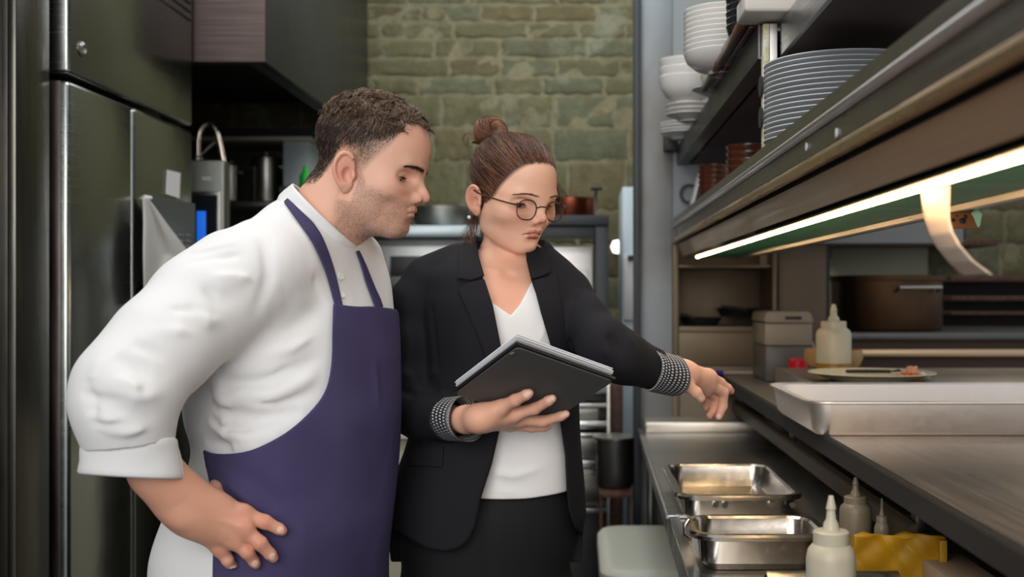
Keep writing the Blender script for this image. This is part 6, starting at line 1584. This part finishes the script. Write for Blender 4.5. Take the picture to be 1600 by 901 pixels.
# her left hand reaching over the counter
def whand_l(p):
    fo = chain(p, [V4(1015, 572, 1.94, 26), V4(1040, 578, 1.975, 19.5), V4(1058, 582, 1.995, 17.5), V4(1072, 586, 2.01, 17)], .02)
    pm = None
    for pts in ([V4(1070, 580, 2.01, 14), V4(1108, 588, 2.055, 11)], [V4(1070, 584, 2.015, 14), V4(1106, 597, 2.06, 11.5)], [V4(1070, 588, 2.02, 13), V4(1103, 606, 2.065, 10.5)], [V4(1068, 590, 2.02, 11), V4(1097, 611, 2.07, 9)]):
        e = chain(p, pts, .012); pm = e if pm is None else smin(pm, e, .014)
    d = smin(fo, pm, .02); fs = None
    for pts in ([V4(1106, 587, 2.055, 10), V4(1125, 598, 2.085, 8.3), V4(1137, 606.5, 2.10, 6.8), V4(1142, 610.5, 2.107, 5.6)], [V4(1106, 597, 2.062, 10), V4(1130, 613, 2.085, 8.4), V4(1129, 634, 2.09, 7.4), V4(1123, 650, 2.085, 6.2)],
                [V4(1101, 606, 2.068, 9), V4(1117, 620, 2.095, 7.8), V4(1116, 638, 2.10, 6.8), V4(1109.5, 649, 2.095, 5.8)], [V4(1096, 611, 2.07, 8), V4(1104, 624, 2.10, 6.6), V4(1104, 636, 2.11, 5.6)],
                [V4(1062, 592, 1.985, 12), V4(1073, 602, 1.985, 10), V4(1088, 613, 1.99, 8.6), V4(1095, 622, 1.995, 7)]):
        e = chain(p, pts, .004); fs = e if fs is None else smin(fs, e, .0012)
    return smin(d, fs, .009)
lo = A3(X(1005, 1.9), 1.86, Z(665, 2.1)); hi = A3(X(1152, 2.1), 2.15, Z(545, 1.9))
V2, Q2 = surf(whand_l, lo, hi, .0015); V2 = project(whand_l, V2, 1, .001)
WPARTS.append((V2, Q2, hand_cols(V2, WHS, nail_at([(1094.5, 621, (.6, 0, -.8)), (1123, 651, (-.3, 0, -.9))], whand_l, .0055), [P(1142, 610, 2.1), P(1123, 650, 2.08), P(1110, 650, 2.09), P(1095, 622, 2.0), P(1127, 612, 2.08)], 4)))

# blouse
BLR = CHR
def blouse(p):
    d = chest(p)-.004
    for f_ in (([P(755, 735, 1.94), P(800, 745, 1.94), P(870, 725, 1.96)], .009, .004), ([P(770, 752, 1.94), P(830, 760, 1.94), P(885, 745, 1.96)], .008, -.004), ([P(790, 690, 1.94), P(830, 700, 1.94), P(875, 690, 1.96)], .010, .003), ([P(830, 560, 1.94), P(850, 520, 1.94), P(855, 480, 1.95)], .007, .002), ([P(760, 766, 1.94), P(820, 772, 1.94), P(885, 756, 1.96)], .004, .002)): d = d-fold(p, *f_)
    v = outline(p, [(740, 300), (742, 430), (766, 471), (780, 480), (798.5, 492.5), (812, 476), (832, 438), (850, 400), (860, 300)], 1.95)
    d = smax(d, -np.where(p[:, 1] < 2.12, v, 9), .002)
    return smax(d, Z(779, 1.95)-p[:, 2]+.06*np.clip(p[:, 0]-X(820, 1.95), 0, 1), .003)
BLM = mat('white_top_jersey', srgb(232, 230, 228), 0.85, bump=((1200, 1200, 1200), .05, .0005))
sdf_obj('top', blouse, A3(X(670, 1.95), 1.88, Z(800, 1.95)), A3(X(905, 2.0), 2.22, Z(395, 2.0)), .003, BLM, wom, label='white V-neck top')

# blazer
BR = wrows([(376, 742, 846, .060, .03), (386, 722, 860, .072, .025), (400, 696, 874, .088, .015), (420, 674, 884, .108, .005), (460, 662, 892, .130, 0), (520, 662, 896, .140, 0), (580, 662, 897, .136, 0), (640, 650, 899, .132, 0), (700, 634, 904, .136, 0), (750, 616, 908, .146, 0), (800, 606, 911, .15, 0), (840, 606, 910, .152, 0), (880, 610, 908, .152, 0)])
RARM = [V4(668, 446, 2.05, 34), V4(650, 470, 2.05, 37), V4(644, 540, 2.04, 40), V4(645, 600, 2.03, 42), V4(652, 640, 2.005, 40), V4(672, 652, 1.965, 37), V4(700, 655, 1.915, 34)]
LARM = [V4(868, 440, 2.06, 36), V4(884, 460, 2.05, 38), V4(912, 505, 1.99, 40), V4(945, 541, 1.93, 41), V4(975, 560, 1.925, 38), V4(1022, 577, 1.95, 33)]
WFA = [([P(610, 600, 2.0), P(650, 620, 1.96), P(690, 612, 1.95)], .008, -.006), ([P(612, 580, 2.0), P(650, 590, 1.97), P(690, 580, 1.96)], .010, .005), ([P(618, 640, 2.0), P(650, 650, 1.95), P(690, 630, 1.93)], .008, .005), ([P(690, 440, 1.98), P(678, 500, 1.97), P(682, 580, 1.96)], .009, -.007),
       ([P(930, 500, 1.93), P(955, 530, 1.89), P(975, 560, 1.89)], .008, -.006), ([P(920, 530, 1.92), P(950, 550, 1.88), P(975, 585, 1.89)], .008, .005), ([P(955, 500, 1.93), P(985, 535, 1.89), P(990, 580, 1.89)], .007, .005), ([P(900, 450, 1.98), P(893, 520, 1.96), P(900, 570, 1.95)], .009, -.006), ([P(985, 540, 1.9), P(1000, 560, 1.9), P(1000, 595, 1.91)], .006, -.004),
       ([P(630, 470, 2.0), P(640, 540, 1.98), P(635, 590, 1.98)], .010, .003)]
wobW = Wob(71, 18)
def blz(p, arms=True):
    d = loft(p, BR, WU, WV, 2.35)
    d = smin(d, chest(p)-.013, .02)
    if arms:
        d = smin(d, chain(p, [P(668, 436, 2.06)+(.042,), P(715, 420, 2.065)+(.045,)], .02), .03)
        f1 = np.array(P(700, 655, 1.915)); n1 = np.array(P(735, 655, 1.85))-f1; n1 /= np.linalg.norm(n1)
        f2 = np.array(P(1022, 577, 1.95)); n2 = np.array(P(1058, 582, 1.995))-f2; n2 /= np.linalg.norm(n2)
        a = smin(np.maximum(chain(p, RARM, .02), (p-f1)@n1-.004), np.maximum(chain(p, LARM, .02), (p-f2)@n2-.004), .01)
        d = smin(d, a, .014)
        for f_ in WFA: d = d-fold(p, *f_)
    return d-.0018*wobW(p)
OPEN = [(738, 300), (741, 372), (746, 400), (754, 432), (768, 476), (780, 536), (784, 600), (781, 670), (769, 723), (752, 776), (743, 821), (733, 843), (718, 856), (697, 862), (667, 857), (637, 840), (622, 829), (596, 812), (590, 1000), (950, 1000), (915, 842), (898, 825), (888, 795), (885, 761), (883, 711), (876, 662), (869, 600), (864, 542), (848, 488), (830, 438), (822, 404), (828, 372), (832, 300)]
def blazer(p):
    d = blz(p)
    o = outline(p, OPEN, 1.93); o = np.where(p[:, 1] < 2.07, o, .05)
    d = smax(d, -o, .004)
    # hollow for the neck
    d = smax(d, -chain(p, [P(796, 395, 2.06)+(.060,), P(797, 330, 2.06)+(.075,)], .01), .004)
    return d
BLZ = mat('black_blazer_wool', srgb(25, 24, 28), 0.8, spec=.25, bump=((500, 500, 500), .12, .0006))
sdf_obj('blazer', blazer, A3(X(590, 1.98), 1.84, Z(890, 2.06)), A3(X(1050, 1.98), 2.24, Z(366, 2.06)), .0035, BLZ, wom, label='black blazer')
def shell(name, poly_, lift, th, f, Yr, lo, hi, mt, h=.0022, ymax=2.07):
    poly_ = smooth_poly([q for q in poly_ for _ in (0, 1)], 1)
    def s(p):
        d = f(p); o = outline(p, poly_, Yr); return np.where(p[:, 1] < ymax, smax(smax(d-lift-th/2, -d-.005, .001), o, .0012), .05)
    return sdf_obj(name, s, lo, hi, h, mt, wom, proj=1)
lapL = [(731, 442), (716, 455), (738, 505), (757, 554), (775, 606), (785, 640), (786, 600), (782, 536), (770, 476), (757, 436)]
colL = [(747, 362), (728, 372), (717, 386), (714, 435), (735, 438), (757, 431), (748, 400), (745, 380)]
lapR = [(832, 438), (850, 434), (868, 428), (878, 480), (890, 540), (893, 600), (880, 655), (870, 640), (866, 600), (861, 542), (845, 488)]
colR = [(821, 386), (834, 382), (850, 390), (858, 400), (860, 425), (848, 431), (831, 436), (823, 404)]
for nm, pl_ in (('lapel', lapL), ('collar', colL), ('lapel', lapR), ('collar', colR)):
    a = np.array(pl_); lo = A3(X(a[:, 0].min(), 2.0)-.012, 1.86, Z(a[:, 1].max(), 2.0)-.01); hi = A3(X(a[:, 0].max(), 1.9)+.012, 2.07, Z(a[:, 1].min(), 1.9)+.02)
    shell(nm, pl_, .0028 if nm == 'lapel' else .0036, .005, lambda p: blz(p, False) if nm != 'x' else 0, 1.93, lo, hi, BLZ)
shell('pocket_flap', [(642, 699), (693, 697), (691, 730), (640, 727)], .0015, .0045, blz, 1.93, A3(X(635, 1.93), 1.86, Z(735, 1.95)), A3(X(700, 1.93), 2.05, Z(690, 1.95)), BLZ)
# polka-dot cuffs
def dot_cuff(rings, th, nu, nv, su, sv):
    V, Fc = band(rings, th, .0012, 9, seg=nu)
    k = 12
    rr = []
    # refine along the band so that dots can be told apart
    def fn(u, v):
        n = len(rings); kk = v*(n-1); i = min(int(kk), n-2); f_ = kk-i
        c = rings[i][0]*(1-f_)+rings[i+1][0]*f_; a = rings[i][1]*(1-f_)+rings[i+1][1]*f_; b = rings[i][2]*(1-f_)+rings[i+1][2]*f_; t = 2*math.pi*u
        return tuple(c+a*math.cos(t)+b*math.sin(t)+(a*math.cos(t)+b*math.sin(t))*.05*math.sin(3*t+4*v))
    V, Fc = cloth_grid(fn, nu, nv, th)
    U, W_ = np.meshgrid(np.arange(nu+1)/nu, np.arange(nv+1)/nv, indexing='ij')
    a = U*su; b = W_*sv; row = np.floor(b); fa = (a+.5*(row % 2)) % 1-.5; fb = b % 1-.5
    dot = (fa**2+fb**2) < .085; c = np.where(dot[..., None], np.array([.62, .62, .62]), np.array([.012, .012, .016])).reshape(-1, 3)
    return V, Fc, np.vstack([c, c])
CUFM = vcol_mat('polka_dot_cotton', 0.8)
def mkcuff(c0, c1, r0, r1, flat, dirv):
    c0, c1 = np.array(c0), np.array(c1); ax = c1-c0; L = np.linalg.norm(ax); ax /= L
    e1 = np.cross(ax, A3(0, 0, 1)); e1 /= np.linalg.norm(e1); e2 = np.cross(e1, ax)
    rings = []
    for t, f_ in ((0, .93), (.0, 1.0), (.25, 1.0), (.6, 1.0), (.95, 1.0), (1.0, .99), (1.02, .95), (.9, .90), (.6, .87)):
        c = c0*(1-t)+c1*t; r = (r0*(1-t)+r1*t)*f_; tilt = ax*dirv*r; rings.append((c, e1*r*flat, e2*r+tilt))
    V, Fc, C = dot_cuff(rings, .0016, 560, 190, 47, 20); mesh_obj('sleeve_cuff', V, Fc, CUFM, wom, cols=C)['label'] = 'black cuff with small white dots'
mkcuff(P(686, 653.5, 1.938), P(727, 655, 1.872), .0345, .0365, .9, -.25)
mkcuff(P(1014, 576, 1.935), P(1057, 588, 1.985), .0345, .0340, .9, -.15)
# watch strap and bangle on the left wrist
for (c, r, th_, mt, nm) in ((P(1061, 581, 1.998), .0205, .0022, mat('rose_metal', srgb(206, 170, 150), .3, .8), 'watch_strap'), (P(1066, 583.5, 2.005), .0212, .0011, S_MID if 'S_MID' in globals() else WHJ, 'bangle')):
    ax = np.array(P(1072, 586, 2.01))-np.array(P(1040, 578, 1.975)); ax /= np.linalg.norm(ax); e1 = np.cross(ax, A3(0, 0, 1)); e1 /= np.linalg.norm(e1); e2 = np.cross(e1, ax)
    MB().tube([np.array(c)+e1*r*math.cos(t)*.98+e2*r*math.sin(t)*.98 for t in np.linspace(0, 2*math.pi, 49)], th_, 8, cap=False).build(nm, mt, wom)
rgc = np.array(FH(826, 667, 2)[:3]); 
# trousers, shoes, hidden body
TR = wrows([(752, 712, 888, .105, .005), (800, 640, 905, .125, .01), (840, 624, 902, .13, .015), (880, 626, 890, .13, .02), (930, 634, 878, .125, .02), (980, 640, 872, .12, .02)])
def trousers(p):
    d = loft(p, TR, WU, WV, 2.3)
    for sx in (-1, 1):
        cx = -.165+sx*.082
        d = smin(d, chain(p, [(cx, 2.085, .78, .088), (cx-.0, 2.085, .48, .062), (cx, 2.085, .10, .048)], .02), .03)
    dd, h = segdist(p, P(765, 800, 1.93), P(762, 1000, 1.94)); d = d+.006*np.exp(-(dd/.012)**2)
    for f_ in (([P(700, 830, 1.93), P(770, 838, 1.93), P(860, 815, 1.94)], .006, .003), ([P(690, 870, 1.93), P(740, 860, 1.93), P(765, 840, 1.93)], .008, .003)): d = d-fold(p, *f_)
    return d
sdf_obj('trousers', trousers, A3(-.38, 1.9, .05), A3(.03, 2.26, Z(745, 2.0)), .006, mat('black_trouser_cloth', srgb(12, 12, 14), .8), wom)
for sx in (-1, 1):
    cx = -.165+sx*.082
    f_ = lambda p, cx=cx: np.maximum(chain(p, [(cx, 2.12, .045, .036), (cx, 2.05, .045, .038), (cx+.02, 1.93, .026, .030)], .02), -p[:, 2])
    sdf_obj('shoe', f_, A3(cx-.06, 1.87, -.01), A3(cx+.08, 2.18, .12), .006, BLACKSHOE, wom, proj=0)
def wbody(p):
    d = chain(p, [P(797, 440, 2.07)+(.06,), P(790, 560, 2.07)+(.085,), P(780, 720, 2.07)+(.09,), P(765, 860, 2.08)+(.09,)], .04)
    d = smin(d, chain(p, [P(690, 446, 2.06)+(.03,), P(645, 600, 2.03)+(.028,), P(676, 652, 1.957)+(.024,), P(696, 654, 1.924)+(.019,)], .02), .02)
    return smin(d, chain(p, [P(868, 446, 2.06)+(.03,), P(940, 541, 1.93)+(.03,), P(1018, 573, 1.945)+(.024,)], .02), .02)
V3, Q3 = surf(wbody, A3(-.36, 1.85, .8), A3(.15, 2.25, Z(440, 2.07)), .008)
WPARTS.append((V3, Q3, np.tile(WS, (len(V3), 1))))
Vb, Qb, Cb = join(WPARTS); mesh_obj('body', Vb, Qb, SKINM, wom, cols=Cb)

# ------------------------------------------------------------------ the folder in her hand
fo_ = thing('black_folder', 'black folder with a stack of white sheets held open by the woman', 'folder', tuple(float(a) for a in (FA+FC)/2))
FU = (FB-FA)/np.linalg.norm(FB-FA); FW = (FD-FA)/np.linalg.norm(FD-FA)
def fslab(name, a, b, c, d, off, th, mt, par):
    return MB().poly([tuple(q-FN*off) for q in (a, b, c, d)], tuple(-FN), th).build(name, mt, par, smooth=0)
CV = mat('folder_board', srgb(84, 84, 82), .55, bump=((200, 200, 200), .1, .0005))
bd = MB(); pts = []
cor = [FA, FB, FC, FD]; r = .010
for i in range(4):
    c = cor[i]; a = cor[i-1]-c; b = cor[(i+1) % 4]-c; a /= np.linalg.norm(a); b /= np.linalg.norm(b)
    for t in np.linspace(0, 1, 6): pts.append(tuple(c+a*r*(1-t)**2+b*r*t**2))
bd.poly(pts, tuple(-FN), .0022).build('front_cover', CV, fo_, smooth=0)
o = .0045
fslab('inner_board', FA-FU*.004-FW*.004, FB+FU*.002-FW*.004, FC+FU*.001, FD-FU*.004, .0028, .0045, BLACK if 'BLACK' in globals() else CV, fo_)
g = np.random.default_rng(2); PAP = mat('sheet_paper', srgb(226, 226, 230), .8)
for k in range(5):
    j = g.normal(size=2)*.0015; o_ = .0085+.0016*k
    a = FA-FU*.006-FW*(.008)+FU*j[0]+FW*j[1]
    fslab('sheet', a, a+(FB-FA)*.985+FU*.002, a+(FB-FA)*.985+(FD-FA)*.97, a+(FD-FA)*.99, o_+.0005*k, .0011, PAP, fo_)
MB().tube([tuple(FA+FU*.004+FW*.012+FN*.0012), tuple(FA+FU*.002+FW*.02+FN*.0012)], .0022, 8).build('corner_rivet', mat('folder_rivet', (.6, .6, .6), .3, 1), fo_)
